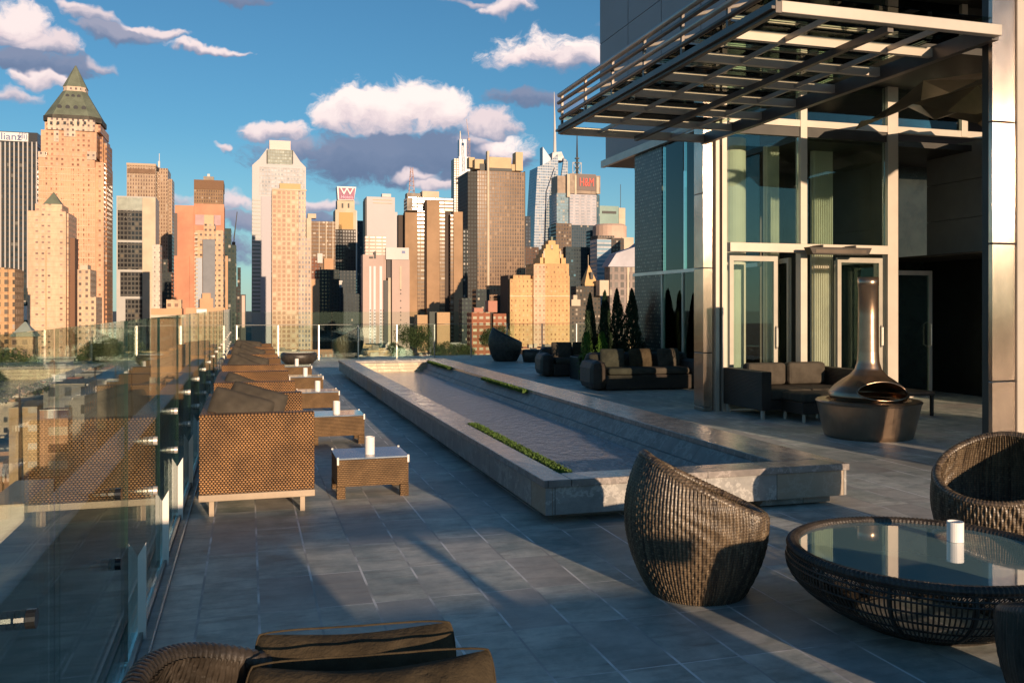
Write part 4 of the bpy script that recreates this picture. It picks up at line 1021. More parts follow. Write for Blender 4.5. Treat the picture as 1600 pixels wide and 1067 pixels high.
B.part('roof_house', M_mech, (318, 334, 276, 282, 8, 10)); B.part('dish', M_whc, (324, 328, 272, 276, 8, 4))
# -- residential before it
B = Bld('apartment_tower', 'peach apartment tower with balconies and a blank grey side wall', 'tower', 303, 560)
f = FC((.66, .44, .28), (.10, .07, .06), 2.6, 3.0, .5, .42, vary=.7, lit=.25)
B.part('shaft', f, (305, 318, 360, None, 1, 20), (336, 349, 360, None, 1, 20), (318.2, 335.8, 350, None, 2, 18)); B.part('upper_block', pm('peach_top', (.64, .43, .27), .8, 0, .1), (319, 334, 336, 350, 4, 8))
B.part('blank_wall', pm('blank_grey_wall', (.23, .235, .25), .85, 0, .06, .3), (317, 336, 374, None, -1, 2.5)); B.part('glass_strip', pm('grey_blue_strip', (.30, .33, .38), .4, 0, .1), (306, 316, 403, None, -.2, 1))
mb = MB()
for i in range(22): B.bx(mb, 303.6, 309, 364+6.2*i, 366.2+6.2*i, -.8, 1.6)
B.mb('balcony', M_cream, mb); B.part('annex', M_brk, (316, 329, 458, None, -4, 3), (312, 333, 466, None, -6, 1.9))
B = Bld('low_rise', 'sunlit low orange buildings with a white billboard, right of the slim slab', 'building', 235, 420)
B.part('block', M_brk, (236, 284, 482, None, 0, 12), (290, 352, 481, None, -4, 10)); B.part('upper_block', FC((.62, .42, .26), (.16, .09, .06), 3, 3, .5, .5), (260, 283, 468, 482, 2, 9)); B.part('parapet', M_cream, (235, 290, 492, 496, -5, 4)); B.part('billboard', M_signw, (307, 323, 483, 490, -4.6, .5))
B = Bld('dark_glass_tower', 'narrow dark green glass tower left of the thin crane', 'tower', 350, 700)
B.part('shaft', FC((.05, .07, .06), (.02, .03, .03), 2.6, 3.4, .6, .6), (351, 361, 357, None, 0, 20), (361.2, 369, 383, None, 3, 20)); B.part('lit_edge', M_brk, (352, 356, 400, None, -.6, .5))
B = Bld('dark_glass_tower', 'narrow dark tower just right of the thin crane', 'tower', 370, 780)
B.part('shaft', FC((.05, .045, .045), (.02, .03, .03), 2.6, 3.4, .6, .6), (371, 376, 418, None, 0, 20), (361, 373, 448, None, -3, 2)); B.part('annex', M_dkm, (376.2, 384, 460, None, 2, 8))
def crane(label, px, ybase, ytop, pxj, yj, Y, w=1.6, mat=M_dkm):
    B = Bld('tower_crane', label, 'crane', px, Y)
    z0, z1 = B.lz(px, ybase), B.lz(px, ytop); mb = MB(); h = w/2
    for sx in (-h, h):
        for sy in (0, w): mb.tube([(sx, sy, z0), (sx, sy, z1)], .18, 4)
    n = max(3, int((z1-z0)/4))
    for i in range(n):
        a, b_ = z0+(z1-z0)*i/n, z0+(z1-z0)*(i+1)/n; s_i = -1 if i % 2 else 1
        mb.tube([(-h*s_i, 0, a), (h*s_i, 0, b_)], .12, 4); mb.tube([(-h*s_i, w, a), (h*s_i, w, b_)], .12, 4)
    B.mb('mast', mat, mb)
    xj, zj = B.lx(pxj), B.lz(pxj, yj); mb = MB(); mb.tube([(0, .5, z1-2), (xj, .5, zj)], .4, 5); mb.tube([(0, .5, z1+3), (xj, .5, zj)], .22, 4); B.mb('jib', mat, mb)
    mb = MB(); mb.box(-1.6, 1.6, -.6, 2, z1-4, z1); B.mb('cab', mat, mb); return B
crane('thin dark tower crane with a raised jib beside the white slanted tower', 365, 490, 378, 370.5, 331, 900, 2.4)
# slim pale chimney tower
B = Bld('slim_obelisk', 'slim pale pointed shaft standing before the white slanted tower', 'tower', 378, 520); mb = MB(); B.bx(mb, 378, 382.5, 462, 512, 0, 2); B.mb('shaft', pm('pink_shaft', (.66, .46, .38), .8, 0, .05), mb)
# -- white slanted tower
B = Bld('white_tower', 'white tower with chamfered shoulders and a gridded glass crown', 'tower', 393, 900)
M_wh = pm('white_panel', (.50, .485, .49), .6, 0, .03, .03); x = B.lx; z = B.lz
mb = MB(); mb.extr([(x(393), 0), (x(478), 0), (x(478), z(435, 260)), (x(469), z(435, 251)), (x(457), z(435, 233)), (x(457), z(435, 257)), (x(418), z(435, 257)), (x(418), z(435, 232)), (x(405), z(435, 250)), (x(394), z(435, 260))], 0, 40); B.mb('shaft', M_wh, mb)
B.part('crown_glazing', FC((.36, .37, .31), (.26, .28, .25), 2.2, 3, .8, .7, lit=0), (418.3, 456.6, 234, 257, .5, 30))
B.part('crown_edge', M_dkm, (416.6, 418.2, 235, 256, -.5, 1), (456.8, 458, 235, 256, -.5, 1)); B.part('crown_screen', pm('pale_screen', (.62, .50, .46), .5, 0, .1), (421, 454, 220, 234, 3, 20))
mb = MB()
for i in range(30): B.bx(mb, 394, 407, 311+6.0*i, 313.6+6.0*i, -.5, .45)
B.mb('window_strip', pm('strip_glass', (.16, .19, .19), .3, 0, .1), mb)
B.part('middle_glazing', FC((.55, .53, .53), (.30, .31, .33), 3, 3.8, .6, .5, lit=0), (406, 476, 262, 305, -.4, .35)); B.part('plain_bay', pm('lilac_bay', (.46, .43, .46), .6, 0, .05), (408, 424, 307, None, -.8, .75))
B = Bld('grid_tower', 'beige tower with a square window grid before the white slanted tower', 'tower', 425, 700)
f = FC((.68, .47, .32), (.40, .24, .16), 3.5, 3.5, .66, .66, vary=.12, lit=.12, blind=(.72, .56, .40))
B.part('shaft', f, (425, 466, 297, None, 0, 25)); f3 = FC((.66, .50, .38), (.20, .17, .17), 2.4, 3.5, .55, .6, vary=.6, lit=.2)
B.part('right_bay', f3, (466.3, 478, 300, None, 1, 25), (478.2, 486.5, 372, None, 1, 25)); B.part('roof_house', pm('ochre_roofhouse', (.62, .40, .20), .8, 0, .1), (437, 470, 287, 297, 4, 10)); B.part('parapet', M_cream, (425, 479, 295.5, 298, -.6, 2))
# -- brown striped
B = Bld('striped_building', 'brown office slab with pale vertical stripes behind the beige grid tower', 'building', 484, 900)
B.part('shaft', FC((.24, .15, .09), (.11, .07, .05), 3, 3.6, .8, .5), (486, 524, 346, None, 0, 25)); B.part('pale_edge', M_cream, (479, 486.5, 341, None, -1, 20), (498, 499.4, 346, None, -.6, .5), (509, 510.4, 346, None, -.6, .5), (519.5, 521, 346, None, -.6, .5)); B.part('top_block', M_cream, (481, 494, 334, 341, 3, 10))
B = Bld('small_brick_blocks', 'low dark red and orange roof blocks in front of the striped slab', 'building', 486, 850)
B.part('lower_block', FC((.24, .10, .06), (.1, .06, .05), 3, 3.3), (486, 500, 402, None, 0, 12)); B.part('roof_tank', M_whc, (496, 504, 396, 411, -2, 2)); B.part('orange_block', M_brk, (506.5, 521, 404, 421, -1, 8)); B.part('orange_wall', M_brk, (486, 499, 436, None, -2, 1.8)); B.part('dark_block', FC((.03, .045, .045), (.01, .02, .02), 3, 3.3, vary=.15, lit=.02), (500.2, 530, 421, None, -1.2, 13))
# -- W tower
B = Bld('sign_tower', 'cream and black tower with a purple billboard on its top', 'tower', 522, 1000)
B.part('dark_shaft', FC((.06, .05, .045), (.035, .03, .03), 3, 3.6, .6, .6, lit=.02), (523, 556, 359, None, 0, 25)); B.part('cream_frame', M_cream, (524, 557, 328, 358.8, -.3, 26), (527, 554, 313, 328, 2, 18))
B.part('ochre_panel', pm('ochre_panel', (.56, .34, .13), .7, 0, .08), (530, 552, 332, 358, -.9, .55)); B.part('white_strip', M_whc, (556.2, 558, 330, 436, -.5, 1)); B.part('round_opening', M_dkm, (534, 536.5, 318, 325, 1.4, .5), (543.5, 546, 318, 325, 1.4, .5))
sg_ = MB(); sg_.extr([(B.lx(528), B.lz(541, 313)), (B.lx(553), B.lz(541, 313)), (B.lx(556.5), B.lz(541, 292)), (B.lx(526.5), B.lz(541, 292))], -.4, 16); sgp = B.mb('billboard', M_signw, sg_)
sg2 = MB(); sg2.extr([(B.lx(530), B.lz(541, 312)), (B.lx(553), B.lz(541, 312)), (B.lx(555), B.lz(541, 294)), (B.lx(529), B.lz(541, 294))], -.9, -.45); B.mb('purple_face', pm('magenta_sign', (.26, .06, .14), .5, 0, .3, .4), sg2, sgp)
text('W', 13, M_signw, sgp, (B.lx(542), -1.2, B.lz(542, 300)), sxy=(1.1, .8)); text('Hotels', 5, pm('sign_pink', (.8, .45, .6), .5, 0, .05), sgp, (B.lx(542), -1.2, B.lz(542, 308.5)))
B = Bld('shadowed_low_blocks', 'blue-shadowed group of blocks under the purple billboard tower', 'building', 520, 880)
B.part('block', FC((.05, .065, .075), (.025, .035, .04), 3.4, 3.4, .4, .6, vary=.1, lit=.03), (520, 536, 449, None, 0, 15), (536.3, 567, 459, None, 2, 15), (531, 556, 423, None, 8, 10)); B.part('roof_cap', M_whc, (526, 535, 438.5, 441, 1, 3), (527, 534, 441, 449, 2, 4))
# -- white box
B = Bld('white_tower', 'plain windowless white tower behind the two slim pink towers', 'tower', 570, 1000)
B.part('shaft', pm('bright_white_wall', (.52, .49, .50), .7, 0, .03, .02), (573, 617, 308, None, 0, 30), (575, 621, 331, None, 3, 30)); B.part('side_edge', M_dkm, (570.5, 572.8, 312, None, 1, 20)); B.part('top_band', M_cream, (583, 613, 312, 313.2, -.5, .45), (583, 613, 317, 318.2, -.5, .45)); B.part('roof_house', M_whc, (597, 611, 303, 308, 6, 8))
B = Bld('dark_sliver', 'dark sliver of a tower left of the plain white tower', 'tower', 558, 1100); B.part('shaft', FC((.06, .07, .08), (.03, .04, .05), 3, 3.6), (558, 572, 345, None, 0, 20))
f = FC((.64, .50, .42), (.22, .17, .15), 3, 3.2, .3, .4, vary=.4)
M_pink = pm('pink_concrete', (.50, .37, .32), .8, 0, .05, .05)
B = Bld('slim_pink_tower', 'left one of two slim pink towers, with pale vertical window strips', 'tower', 567, 690)
B.part('shaft', M_pink, (567, 600, 398, None, 0, 12)); B.part('upper_block', FC((.62, .48, .40), (.34, .25, .2), 5, 2.6, .8, .4), (571, 603, 369, 398.2, 2, 9)); B.part('shoulder', M_pink, (600.3, 603, 398.5, None, 2, 9))
B.part('window_strip', pm('strip_white', (.60, .57, .60), .5, 0, .05), (577, 580, 416, None, -.3, .25), (583.5, 587, 416, None, -.3, .25), (593, 597, 416, None, -.3, .25)); B.part('roof_equipment', M_dkm, (577, 583, 401, 404, -.5, .4), (584.5, 587.5, 393, 404, -.5, .4))
mb = MB()
for i in range(16):
    for q in (578, 585, 594.5, 598.5): B.bx(mb, q, q+1.6, 484+5*i, 486+5*i, -.5, .15)
B.mb('small_window', M_dkm, mb)
B = Bld('slim_pink_tower', 'right one of two slim pink towers, with a white crown', 'tower', 603, 690)
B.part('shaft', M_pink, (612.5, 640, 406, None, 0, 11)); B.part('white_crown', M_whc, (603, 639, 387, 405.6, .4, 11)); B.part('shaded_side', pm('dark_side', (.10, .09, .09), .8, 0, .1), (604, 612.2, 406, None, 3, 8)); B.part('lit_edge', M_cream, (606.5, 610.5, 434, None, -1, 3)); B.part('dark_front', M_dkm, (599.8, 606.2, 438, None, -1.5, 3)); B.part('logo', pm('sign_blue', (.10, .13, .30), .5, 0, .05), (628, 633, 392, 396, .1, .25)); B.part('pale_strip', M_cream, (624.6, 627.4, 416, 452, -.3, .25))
mb = MB()
for i in (452, 458, 469, 480, 487, 492, 499, 507, 516, 524): B.bx(mb, 625.4, 627, i, i+1.8, -.6, .25)
B.mb('small_window', M_dkm, mb)
# -- brown slabs with mast
B = Bld('slab_tower', 'brown tower of tall blank slabs and ribbed bays with a red and white mast', 'tower', 625, 760)
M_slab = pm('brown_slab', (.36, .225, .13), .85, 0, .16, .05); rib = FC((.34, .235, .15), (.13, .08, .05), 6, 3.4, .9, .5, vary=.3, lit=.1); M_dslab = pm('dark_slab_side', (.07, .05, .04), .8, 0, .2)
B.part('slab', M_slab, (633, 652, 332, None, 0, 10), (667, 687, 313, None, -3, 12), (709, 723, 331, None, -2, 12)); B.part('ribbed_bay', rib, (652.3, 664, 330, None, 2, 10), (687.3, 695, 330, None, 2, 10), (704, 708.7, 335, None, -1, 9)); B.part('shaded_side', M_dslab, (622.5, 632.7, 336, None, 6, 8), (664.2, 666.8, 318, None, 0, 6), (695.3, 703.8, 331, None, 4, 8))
B.part('upper_block', FC((.36, .28, .20), (.18, .12, .085), 8, 3, .9, .4), (637, 708, 309, 330, 6, 20)); B.part('roof_drum', M_cream, (660, 686, 299, 309, 9, 12)); B.part('roof_house', M_mech, (636, 657, 302, 309, 8, 10), (636, 645, 309, 329, 5, .9))
mb = MB(); xm = B.lx(647); z0, z1 = B.lz(647, 302), B.lz(647, 259)
for sx in (-1, 1):
    for sy in (0, 1): mb.tube([(xm+sx*2.4, 10+sy*4, z0), (xm+sx*.8, 11+sy*2, z1)], .22, 4)
for i in range(6):
    a = i/6; w_ = 2.4-1.6*a; zz = z0+(z1-z0)*a; mb.tube([(xm-w_, 10, zz), (xm+w_, 10, zz), (xm+w_-.3, 14, zz), (xm-w_, 14, zz)], .16, 4, True); mb.tube([(xm-w_, 10, zz), (xm+w_, 10, zz+(z1-z0)/6)], .13, 4)
B.mb('mast', pm('red_white_mast', (.55, .36, .33), .6, 0, .4, .3), mb)
B = Bld('low_shops', 'sunlit low ochre buildings at the foot of the brown slabs', 'building', 650, 430); B.part('block', M_brk, (652, 668, 492, None, 0, 8), (683, 703, 488, None, -1, 8)); B.part('dark_block', M_dkm, (671, 683, 487, None, 2, 6))
# -- slender tower under construction
B = Bld('slender_tower', 'slender white tower under construction with a needle tip', 'tower', 709, 1300)
B.part('shaft', pm('pale_blue_cladding', (.70, .70, .76), .5, 0, .05), (717, 735, 245, None, 2, 20), (718, 729, 218, 245, 4, 12)); B.part('needle', M_whc, (718.5, 720.2, 205, 218, 5, 2)); B.part('scaffold_side', FC((.55, .45, .38), (.2, .15, .13), 4, 3.5, .5, .5), (709.5, 716.5, 248, None, 0, 20)); B.part('hoist', M_dkm, (712, 722, 278, 281, -1, .8), (713, 719, 285, 288, -1, .8))
crane('pale tower crane high beside the slender white tower', 733, 262, 216, 729, 186, 1280, 3, pm('crane_red_grey', (.50, .36, .33), .6, 0, .3, .3))
# -- dark brown tower
B = Bld('office_tower', 'massive dark brown gridded tower with a cream comb-like crown', 'tower', 745, 850)
f = FC((.34, .225, .145), (.085, .055, .04), 2.55, 3.7, .66, .76, vary=.35, lit=.08, blind=(.3, .2, .13))
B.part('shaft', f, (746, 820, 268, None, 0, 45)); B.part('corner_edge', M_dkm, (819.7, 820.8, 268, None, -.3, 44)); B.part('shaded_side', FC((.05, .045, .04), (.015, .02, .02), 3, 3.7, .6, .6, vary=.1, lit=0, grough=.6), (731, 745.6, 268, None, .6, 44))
B.part('pale_pier', M_cream, (761.5, 764.5, 236, None, -1, 6)); M_crn = pm('tan_crown', (.58, .44, .27), .8, 0, .08, .1)
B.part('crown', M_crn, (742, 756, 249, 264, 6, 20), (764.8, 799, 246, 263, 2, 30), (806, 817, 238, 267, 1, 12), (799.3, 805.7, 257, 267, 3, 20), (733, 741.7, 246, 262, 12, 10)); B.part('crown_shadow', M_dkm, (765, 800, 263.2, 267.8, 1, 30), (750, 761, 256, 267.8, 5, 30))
B = Bld('dark_tower', 'black block in deep shade right behind the brown slabs', 'tower', 723, 760); B.part('shaft', FC((.03, .035, .035), (.01, .015, .02), 3, 3.5), (723.5, 731, 358, None, 0, 10))
B = Bld('dark_tower', 'small blue-black slab right of the massive brown tower', 'tower', 821, 900); B.part('shaft', FC((.05, .06, .08), (.03, .04, .06), 3, 3.5), (821.2, 829, 338, None, 0, 12)); B.part('low_block', FC((.12, .07, .05), (.04, .03, .03), 3, 3.3), (820, 842, 386, None, -4, 14))
# -- crystal tower
B = Bld('crystal_tower', 'blue faceted glass tower with a slanted peak and a long white spire', 'tower', 831, 1300)
fc1 = FC((.20, .25, .33), (.13, .18, .25), 2.8, 4.2, .8, .62, lit=.10, blind=(.5, .45, .42), rough=.35); fc2 = FC((.05, .09, .12), (.03, .06, .09), 2.8, 4.2, .8, .62, lit=.05, rough=.3)
L = lambda px, py: (B.lx(px), B.lz(860, py))
mb = MB(); mb.extr([(B.lx(829), 0), (B.lx(872), 0), L(872, 240), L(862, 250), L(851, 257), L(840, 262), L(836, 330)], 0, 40); B.mb('left_facet', fc1, mb)
mb = MB(); mb.extr([(B.lx(847), 0), (B.lx(884), 0), L(886, 252), L(880, 246), L(872, 300), L(866, 262), L(853, 300)], -4, -.3); B.mb('front_facet', fc1, mb)
mb = MB(); mb.extr([(B.lx(846), 0), (B.lx(872), 0), L(870, 330), L(866, 268), L(852, 330)], -5, -4.1); B.mb('dark_facet', fc2, mb)
mb = MB(); mb.extr([L(850, 258), L(863, 250), L(863, 247), L(850, 229)], 6, 20); B.mb('peak', pm('blue_peak', (.17, .24, .33), .35, .1, .1), mb)
mb = MB(); mb.extr([L(863, 250), L(884, 250), L(878, 236), L(864, 238)], 2, 24); B.mb('peak_screen', pm('pale_screen2', (.55, .52, .54), .5, 0, .2, .2), mb)
xm = B.lx(868.5); mb = MB(); mb.tube([(xm, 5, B.lz(868, 250)), (xm, 5, B.lz(868, 205)), (xm-1, 5, B.lz(868, 143))], [2.7, 1.8, .35], 6); B.mb('spire', M_whc, mb)
# -- H&M tower
B = Bld('sign_tower', 'glass tower with a round-shouldered crown, red lettering and a roof antenna', 'tower', 870, 1100)
B.part('front', FC((.52, .49, .52), (.30, .31, .35), 8, 3.9, .6, .4, vary=.2, lit=0), (890, 932, 304, 352, 0, 30)); B.part('left_bay', FC((.26, .34, .38), (.14, .21, .26), 3, 3.9, .8, .6), (870, 889.6, 302, None, 3, 30)); B.part('lower_front', FC((.07, .09, .11), (.03, .05, .07), 3, 3.9, .7, .7, vary=.2, lit=.02), (889.8, 934, 352.3, None, 1, 30)); B.part('right_bay', FC((.08, .13, .17), (.04, .08, .1), 3, 3.9, .7, .7), (932.3, 937, 305, None, 4, 28))
B.part('crown_wall', pm('bronze_crown', (.20, .14, .10), .5, .1, .25, .2), (871, 886, 275, 303, 4, 25), (891, 931, 272, 303, 2, 25), (931.2, 938, 275, 303, 4, 20)); B.part('crown_column', M_cream, (886.2, 890.8, 272, 308, -.5, 6), (898, 901, 274, 304, 1.3, .6)); B.part('cream_panel', M_cream, (932, 936, 277, 303, 3.2, .7))
sgp = B.part('sign_panel', pm('sign_brown', (.10, .06, .055), .5, 0, .06), (901.5, 931, 272.5, 298, 1.0, .7))
text('H&M', 11.5, pm('sign_red', (.90, .06, .04), .5, 0, .05), sgp, (B.lx(917), .2, B.lz(917, 285.5)), sxy=(.85, 1.35))
mb = MB(); xm = B.lx(905); zr = B.lz(905, 272)
for a, b_ in ((-6, -6), (6, 6)): mb.tube([(xm+a, 8, zr), (xm+b_, 8, zr+16)], .5, 4)
mb.tube([(xm-6, 8, zr+16), (xm+6, 8, zr+16)], .5, 4); mb.tube([(xm-6, 8, zr+1), (xm+6, 8, zr+16)], .35, 4); mb.tube([(xm+6, 8, zr+1), (xm-6, 8, zr+16)], .35, 4); B.mb('roof_frame', M_whc, mb)
mb = MB(); mb.tube([(xm, 8, zr), (xm, 8, B.lz(905, 240)), (xm, 8, B.lz(905, 205))], [1.8, 1.2, .5], 6)
for q in (262, 254, 247): mb.box(xm-2.6, xm+2.6, 6, 10, B.lz(905, q), B.lz(905, q)+1.2)
B.mb('antenna', M_dkm, mb)
B = Bld('brown_glass_block', 'dark brown glass block under the red lettered tower', 'building', 868, 900); B.part('shaft', FC((.17, .12, .085), (.07, .05, .045), 3, 3.8, .6, .55), (869, 893, 349, None, 0, 18)); B.part('lower', FC((.04, .06, .07), (.02, .03, .04), 3, 3.8, .7, .6, lit=.08, blind=(.14, .3, .4)), (884, 922, 386, None, -6, 5.5), (922.3, 938, 360, None, 3, 12))
B = Bld('teal_tower', 'teal glass tower with a cream end wall and thin mast on the right', 'tower', 935, 1150)
B.part('shaft', pm('teal_glass', (.09, .20, .18), .3, 0, .1, .1), (936, 966.6, 322, None, 0, 20)); B.part('cream_end', M_cream, (967, 977, 325, None, -.5, 18)); B.part('dark_band', M_dkm, (941, 963, 330, 334, -.6, .5)); mb = MB(); mb.tube([(B.lx(971), 3, B.lz(971, 325)), (B.lx(971), 3, B.lz(971, 288))], .4, 5); B.mb('mast', M_dkm, mb)
B = Bld('round_roof_building', 'beige building with a curved roof level and cream walls right of the teal tower', 'building', 936, 860)
mb = MB(); cxm, cw = B.lx(963), (B.lx(988)-B.lx(938))/2; mb.lathe([(cw, B.lz(963, 372)), (cw, B.lz(963, 352)), (cw*.85, B.lz(963, 349)), (.01, B.lz(963, 349))], 24, (cxm, cw)); B.mb('curved_level', pm('pinkish_stone', (.60, .42, .33), .8, 0, .08, .1), mb)
B.part('block', FC((.20, .16, .13), (.06, .05, .05), 3, 3.5), (934, 960, 368, None, 0, 20), (956, 985, 372, None, 2, 20)); B.part('white_block', M_cream, (972, 990, 371, 400, .2, 1.6))
B = Bld('banded_building', 'blue-white horizontally banded building behind the cypress trees', 'building', 932, 700); B.part('shaft', FC((.50, .52, .55), (.14, .22, .28), 30, 3.4, 1, .5, lit=0), (933, 955, 374, None, 0, 16), ); B.part('dark_side', FC((.09, .07, .06), (.04, .04, .04), 3, 3.4), (955.3, 975, 372, None, 2, 12))
B = Bld('grey_roof_building', 'building with a big slanted grey metal roof beside the stone pier', 'building', 950, 640)
mb = MB(); mb.extr([(B.lx(950), B.lz(975, 417)), (B.lx(1034), B.lz(975, 417)), (B.lx(1034), B.lz(975, 352)), (B.lx(994), B.lz(975, 385)), (B.lx(963), B.lz(975, 396))], 0, 14); B.mb('metal_roof', pm('grey_roof_metal', (.30, .29, .33), .5, .2, .1, .1), mb)
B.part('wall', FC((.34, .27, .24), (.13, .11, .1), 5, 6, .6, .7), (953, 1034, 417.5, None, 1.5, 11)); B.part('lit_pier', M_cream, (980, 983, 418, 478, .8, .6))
# -- art deco tower
B = Bld('art_deco_building', 'golden brick art deco building with a stepped clock-like gable', 'building', 797, 600)
M_gold = (.66, .41, .19); f = FC(M_gold, (.26, .13, .06), 2.9, 3.4, .36, .44, vary=.8, lit=.15, blind=(.7, .5, .3)); M_gd = pm('golden_brick', M_gold, .85, 0, .1, .1)
B.part('left_wing', f, (797, 832, 436, None, 1, 25)); B.part('left_wing_top', f, (802, 829, 430, 436, 3, 18)); B.part('tower_block', f, (833, 890, 431, None, 0, 27)); B.part('upper_block', f, (836, 889, 412, 431, 2, 22)); B.part('pale_bay', FC((.70, .48, .32), (.3, .16, .1), 2.9, 3.4, .4, .4), (834, 852, 413, None, -.6, .5))
B.part('gable', M_gd, (844, 884, 403, 412, 3, 16), (847, 880, 397, 403, 3.5, 14), (850, 876, 389, 397, 4, 12), (853, 873, 382, 389, 4.5, 10), (857, 868, 376, 382, 5, 8)); B.part('finial', M_copg, (861, 864, 370, 376, 6, 3)); B.part('stone_pier', M_cream, (849, 851, 392, 412, 3, .8), (875, 877, 392, 412, 3, .8), (861, 864, 383, 390, 4, .3)); B.part('ledge', pm('pale_ledge', (.74, .55, .36), .8, 0, .05), (797, 832, 462, 463.5, .5, .45), (833, 890, 462, 463.5, -.9, .35))
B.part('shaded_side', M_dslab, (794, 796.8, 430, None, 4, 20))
B = Bld('small_spire', 'small golden gabled spire on a dark block', 'spire', 912, 650)
B.part('dark_block', FC((.09, .075, .06), (.03, .03, .03), 3, 3.3), (900, 938, 447, None, 2, 12)); mb = MB(); x0, x1 = B.lx(916), B.lx(936); mb.pyr(x0, x1, 3, 3+x1-x0, B.lz(925, 443), B.lz(925, 414), .06); B.mb('spire_roof', M_gd, mb); mb = MB(); mb.tube([(B.lx(923.5), 6, B.lz(925, 416)), (B.lx(923.5), 6, B.lz(925, 398))], .22, 5); B.mb('finial', M_cream, mb); B.part('base', M_gd, (914, 937, 443, 446.8, 1.4, 6)); B.part('opening', M_dkm, (923, 927, 425, 436, 2.4, 2))
B = Bld('pink_roof_block', 'small pale roof block right of the golden art deco building', 'building', 893, 640); B.part('block', M_cream, (893, 907, 468, 478, 0, 8), (896, 902, 461, 468, 1, 4), (937, 952, 438, 462, 3, 8)); B.part('lower', FC((.12, .10, .08), (.04, .04, .04), 3, 3.2), (890, 915, 478.5, None, 1, 12))
B = Bld('red_brick_block', 'red brick apartment block with pale window rows, mid distance centre', 'building', 737, 420)
f = FC((.40, .13, .07), (.50, .36, .26), 3.2, 3.0, .6, .42, vary=.5, lit=.4)
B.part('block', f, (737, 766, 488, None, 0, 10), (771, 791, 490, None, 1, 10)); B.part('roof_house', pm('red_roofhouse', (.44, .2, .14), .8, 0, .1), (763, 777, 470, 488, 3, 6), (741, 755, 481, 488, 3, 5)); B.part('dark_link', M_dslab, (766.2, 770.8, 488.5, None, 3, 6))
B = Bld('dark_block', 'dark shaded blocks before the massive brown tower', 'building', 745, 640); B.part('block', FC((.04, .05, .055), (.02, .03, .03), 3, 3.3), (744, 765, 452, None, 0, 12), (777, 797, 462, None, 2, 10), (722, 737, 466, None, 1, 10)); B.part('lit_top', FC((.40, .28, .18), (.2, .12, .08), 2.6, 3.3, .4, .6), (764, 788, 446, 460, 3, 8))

# ---- low city: streets of flat-roofed houses, each its own thing
rr = random.Random(11)
KINDS = [('brick_house', 'brown brick', (.32, .17, .10), (.24, .19, .15)),
         ('pale_house', 'pale rendered', (.58, .48, .37), (.60, .52, .43)),
         ('red_house', 'dark red brick', (.26, .10, .065), (.30, .22, .17)),
         ('tan_house', 'tan brick', (.50, .34, .20), (.50, .38, .26)),
         ('grey_house', 'grey', (.28, .26, .24), (.22, .20, .18))]
KM = [(FC(k[2], (.05, .05, .05), 2.6, 3.2, .42, .5, vary=.8, lit=.25), pm(k[0]+'_roof', k[3], .9, 0, .3, .3, world=True)) for k in KINDS]
M_tank = pm('tank_wood', (.20, .12, .07), .9, 0, .2, 1)
ANCH = [(-200, 0, 'left of the striped tower'), (0, 45, 'below the striped tower'), (45, 90, 'below the peach tower'), (90, 150, 'below the pyramid tower'), (150, 200, 'beside the pyramid tower'), (200, 262, 'below the tan office tower'), (262, 320, 'below the orange-red tower'), (320, 392, 'below the thin crane'), (392, 440, 'below the white slanted tower'), (440, 500, 'below the beige grid tower'),
        (500, 566, 'below the purple billboard'), (566, 640, 'below the slim pink towers'), (640, 725, 'below the brown slabs'), (725, 795, 'below the massive brown tower'), (795, 850, 'below the art deco wing'), (850, 900, 'below the art deco gable'), (900, 1100, 'behind the cypress trees')]
seen_l = {}
def lowlabel(k, px, y, w, h, feat):
    an = [a for a in ANCH if a[0] <= px < a[1]]; an = an[0][2] if an else 'beyond the left glass'
    dist = 'nearest row' if y < 125 else 'second row' if y < 165 else 'third row' if y < 210 else 'fourth row' if y < 260 else 'middle rows' if y < 330 else 'far rows' if y < 420 else 'last rows'
    size = ('narrow ' if w < 13 else 'wide ' if w > 20 else '')+('low ' if h < 14 else 'taller ' if h > 20 else '')
    if w > 20 or w < 13: feat = feat.replace(' with', ',').replace(' roof', '', 1) if False else feat
    return '%s%s house%s %s, %s' % (size, KINDS[k][1], feat, an, dist)
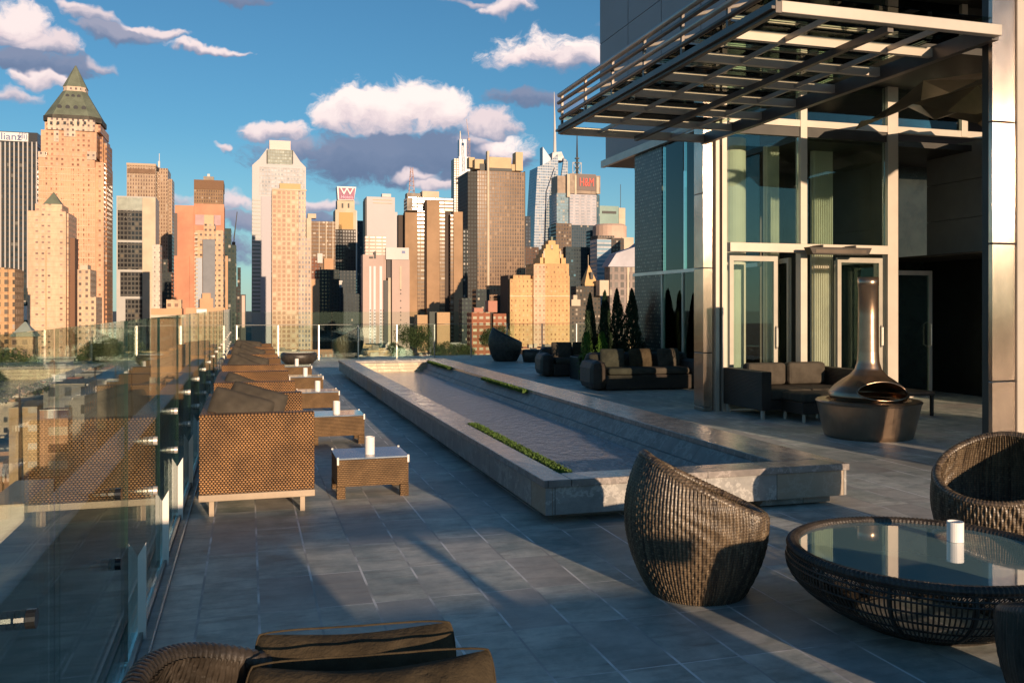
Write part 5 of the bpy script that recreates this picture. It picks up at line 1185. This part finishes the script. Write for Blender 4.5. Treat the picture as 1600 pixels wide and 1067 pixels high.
def lowrise(k, x, y, w, d, h, label=None):
    nm = KINDS[k][0]; t = thing(nm, 'house', 'house', (x, y, GZ), 0, 'houses of the low city'); feat = ''
    px = 800+FPX*(((x+w/2)*c_-y*s_)/FW(x+w/2, y))
    MB().box(0, w, 0, d, 0, h).build('wall', KM[k][0], t)
    m = MB().box(-.2, w+.2, -.2, .3, h+.0, h+.9).box(-.2, w+.2, d-.3, d+.2, h, h+.9).box(-.2, .3, .31, d-.31, h, h+.9).box(w-.3, w+.2, .31, d-.31, h, h+.9)
    m.build('parapet', pm(nm+'_parapet', tuple(min(1, c*1.25) for c in KINDS[k][2]), .85, 0, .1), t)
    m = MB().box(.31, w-.31, .31, d-.31, h-.1, h+.12); m.build('roof', KM[k][1], t)
    if rr.random() < .75:
        m = MB(); 
        for q in range(rr.randint(1, 3)):
            a, b_ = rr.uniform(1, max(1.2, w-5)), rr.uniform(1, max(1.2, d-5)); m.box(a, a+rr.uniform(1.5, 4), b_, b_+rr.uniform(1.5, 4), h+.13, h+rr.uniform(1.2, 3.4))
        bm = rr.choice([0, 1, 2, 3]); m.build('roof_bulkhead', [M_mech, M_whc, M_cream, M_brk][bm], t); feat = [' with grey huts', ' with white huts', ' with cream huts', ' with orange huts'][bm]
    if rr.random() < .14:
        m = MB(); m.cyl((w*.5, d*.4), 1.7, h+3.6, h+7.2, 12); m.lathe([(1.9, h+7.2), (.01, h+9)], 12, (w*.5, d*.4)); m.box(w*.5-1.2, w*.5-1, d*.4-1, d*.4+1, h+.1, h+3.6).box(w*.5+1, w*.5+1.2, d*.4-1, d*.4+1, h+.1, h+3.6)
        m.build('water_tank', M_tank, t); feat = ' with a roof tank'
    lb = lowlabel(k, px, y, w, h, feat)
    while lb in seen_l: lb = 'plain '+lb
    seen_l[lb] = 1; t['label'] = lb
    return t
y = 85; cnt = 0
while y < 520:
    rowd = rr.uniform(14, 20) if y < 300 else rr.uniform(18, 28)
    xl = XY(-30, y)-20; xr_ = XY(1010, y) if y > 170 else XY(330, y)
    x = xl
    while x < xr_:
        w = rr.uniform(8, 19) if y < 260 else rr.uniform(13, 28); px = 800+FPX*(((x+w/2)*c_-y*s_)/FW(x+w/2, y))
        if px > 395 and y < 210: break
        h = rr.choice([9, 12, 13, 16, 16, 19, 22]) if y < 300 else rr.choice([12, 16, 19, 22, 26, 30])
        if rr.random() < .93 and cnt < 285: lowrise(rr.randrange(5), x, y, w-.4, rowd-1.5, h); cnt += 1
        x += w+(0 if rr.random() < .86 else 9)
    y += rowd+(2 if rr.random() < .6 else 15)
# named near roofs, seen through the left glass
def near(px0, px1, yt, Z, mat, label, name='house', yb=None, dep=14, extra=None):
    # Z roof height; place so that the front top edge is seen at row yt
    F = FPX*(CH-Z)/(yt-HY); r = ((px0+px1)/2-800)/FPX*F; Y = -r*s_+F*c_
    B = Bld(name, label, 'building', px0, Y); B.part('wall', mat, (px0, px1, yt, None, 0, dep)); B.part('parapet', M_cream, (px0-.5, px1+.5, yt-1.2, yt, -.25, .6)); 
    if extra: extra(B)
    return B
fb = FC((.50, .27, .16), (.10, .05, .035), 7.0, 2.9, .62, .5, lit=.3, blind=(.7, .55, .4))
near(14, 58, 637, -16, FC((.56, .38, .22), (.62, .5, .38), 30, 3.2, .8, .35), 'ochre facade with three pale horizontal bands, seen through the left glass')
near(62, 106, 641, -16, fb, 'brick facade with dark triple windows, seen through the left glass')
near(-30, 38, 790, -18, pm('white_wall_near', (.66, .58, .48), .8, 0, .08, .2), 'plain pale roof and wall in the bottom left corner of the city view')
near(68, 132, 601, -12, KM[4][0], 'grey roof with rows of pale ducts below the diagonal roof', extra=lambda B: B.part('duct', M_whc, (72, 100, 600, 603, 2, 2), (104, 138, 600, 603, 2, 2), (74, 98, 594, 596, 8, 2)))
B = Bld('tent_roof_pavilion', 'pavilion with a pale green tent roof beyond the left glass', 'pavilion', 14, 330); mb = MB(); x0, x1 = B.lx(14), B.lx(56); mb.pyr(x0, x1, 0, x1-x0, B.lz(36, 526), B.lz(36, 503), .05); B.mb('tent_roof', pm('verdigris', (.26, .30, .26), .6, 0, .1, .3), mb); B.part('wall', FC((.5, .32, .2), (.15, .1, .08), 3, 3.2), (18, 52, 526, None, 1, 7))
B = Bld('warehouse', 'long warehouse with a pale flat roof running diagonally, seen through the left glass', 'building', 138, 235)
B.part('wall', pm('dark_arch_wall', (.16, .13, .10), .8, 0, .2, .4), (138, 172, 594, None, 0, 90)); B.part('roof', pm('pale_roof', (.52, .46, .40), .8, 0, .1, .2), (137, 173, 592, 594, -.5, 91))
# street trees
M_leaf = pm('street_tree_leaf', (.07, .085, .03), .9, 0, .5, .6)
def citytree(label, px, py, size, Y):
    X = XY(px, Y); zc = ZP(py, X, Y); t = thing('street_tree', label, 'tree', (X, Y, GZ), 0, 'trees in the streets'); H = zc-GZ
    MB().tube([(0, 0, 0), (.2, 0, H*.5), (0, .2, H)], [.5, .35, .12], 6).build('trunk', M_bark, t); b = MB(); q = random.Random(int(px*7))
    cs = [(q.uniform(-1, 1)*size*.6, q.uniform(-1, 1)*size*.5, q.uniform(-.3, .4)*size, q.uniform(.35, .6)*size) for _ in range(9)]
    for i in range(6500):
        cx, cy, cz, r = q.choice(cs); v = Vector((q.gauss(0, 1), q.gauss(0, 1), q.gauss(0, 1))).normalized()*r*q.uniform(.6, 1.05); p = Vector((cx, cy, H+cz))+v
        s = size*.03; a = Vector((q.gauss(0, 1), q.gauss(0, 1), q.gauss(0, 1))).normalized()*s; c2 = a.cross(Vector((q.gauss(0, 1), q.gauss(0, 1), q.gauss(0, 1)))).normalized()*s
        b.add([p-a, p+c2, p+a, p-c2], [(0, 1, 2, 3)])
    b.build('crown', M_leaf, t)
for i, (px, py, sz, Y, l) in enumerate(((180, 548, 5.5, 190, 'round brown-green tree seen through the left glass below the towers'), (30, 588, 7, 170, 'broad brown-green tree low at the left, seen through glass'), (205, 556, 3.4, 200, 'smaller tree right of the round brown-green tree'),
        (628, 552, 4, 240, 'street tree showing through the far rail left of centre'), (772, 528, 6, 330, 'street tree in front of the red brick block'), (722, 556, 4, 230, 'low street tree showing through the far rail'), (645, 530, 7, 350, 'tall street tree beyond the pool end'), (690, 548, 4.5, 300, 'street tree beyond the far rail in the centre'), (148, 560, 4, 210, 'tree at the left of the round brown-green tree'))): citytree(l, px, py, sz, Y)
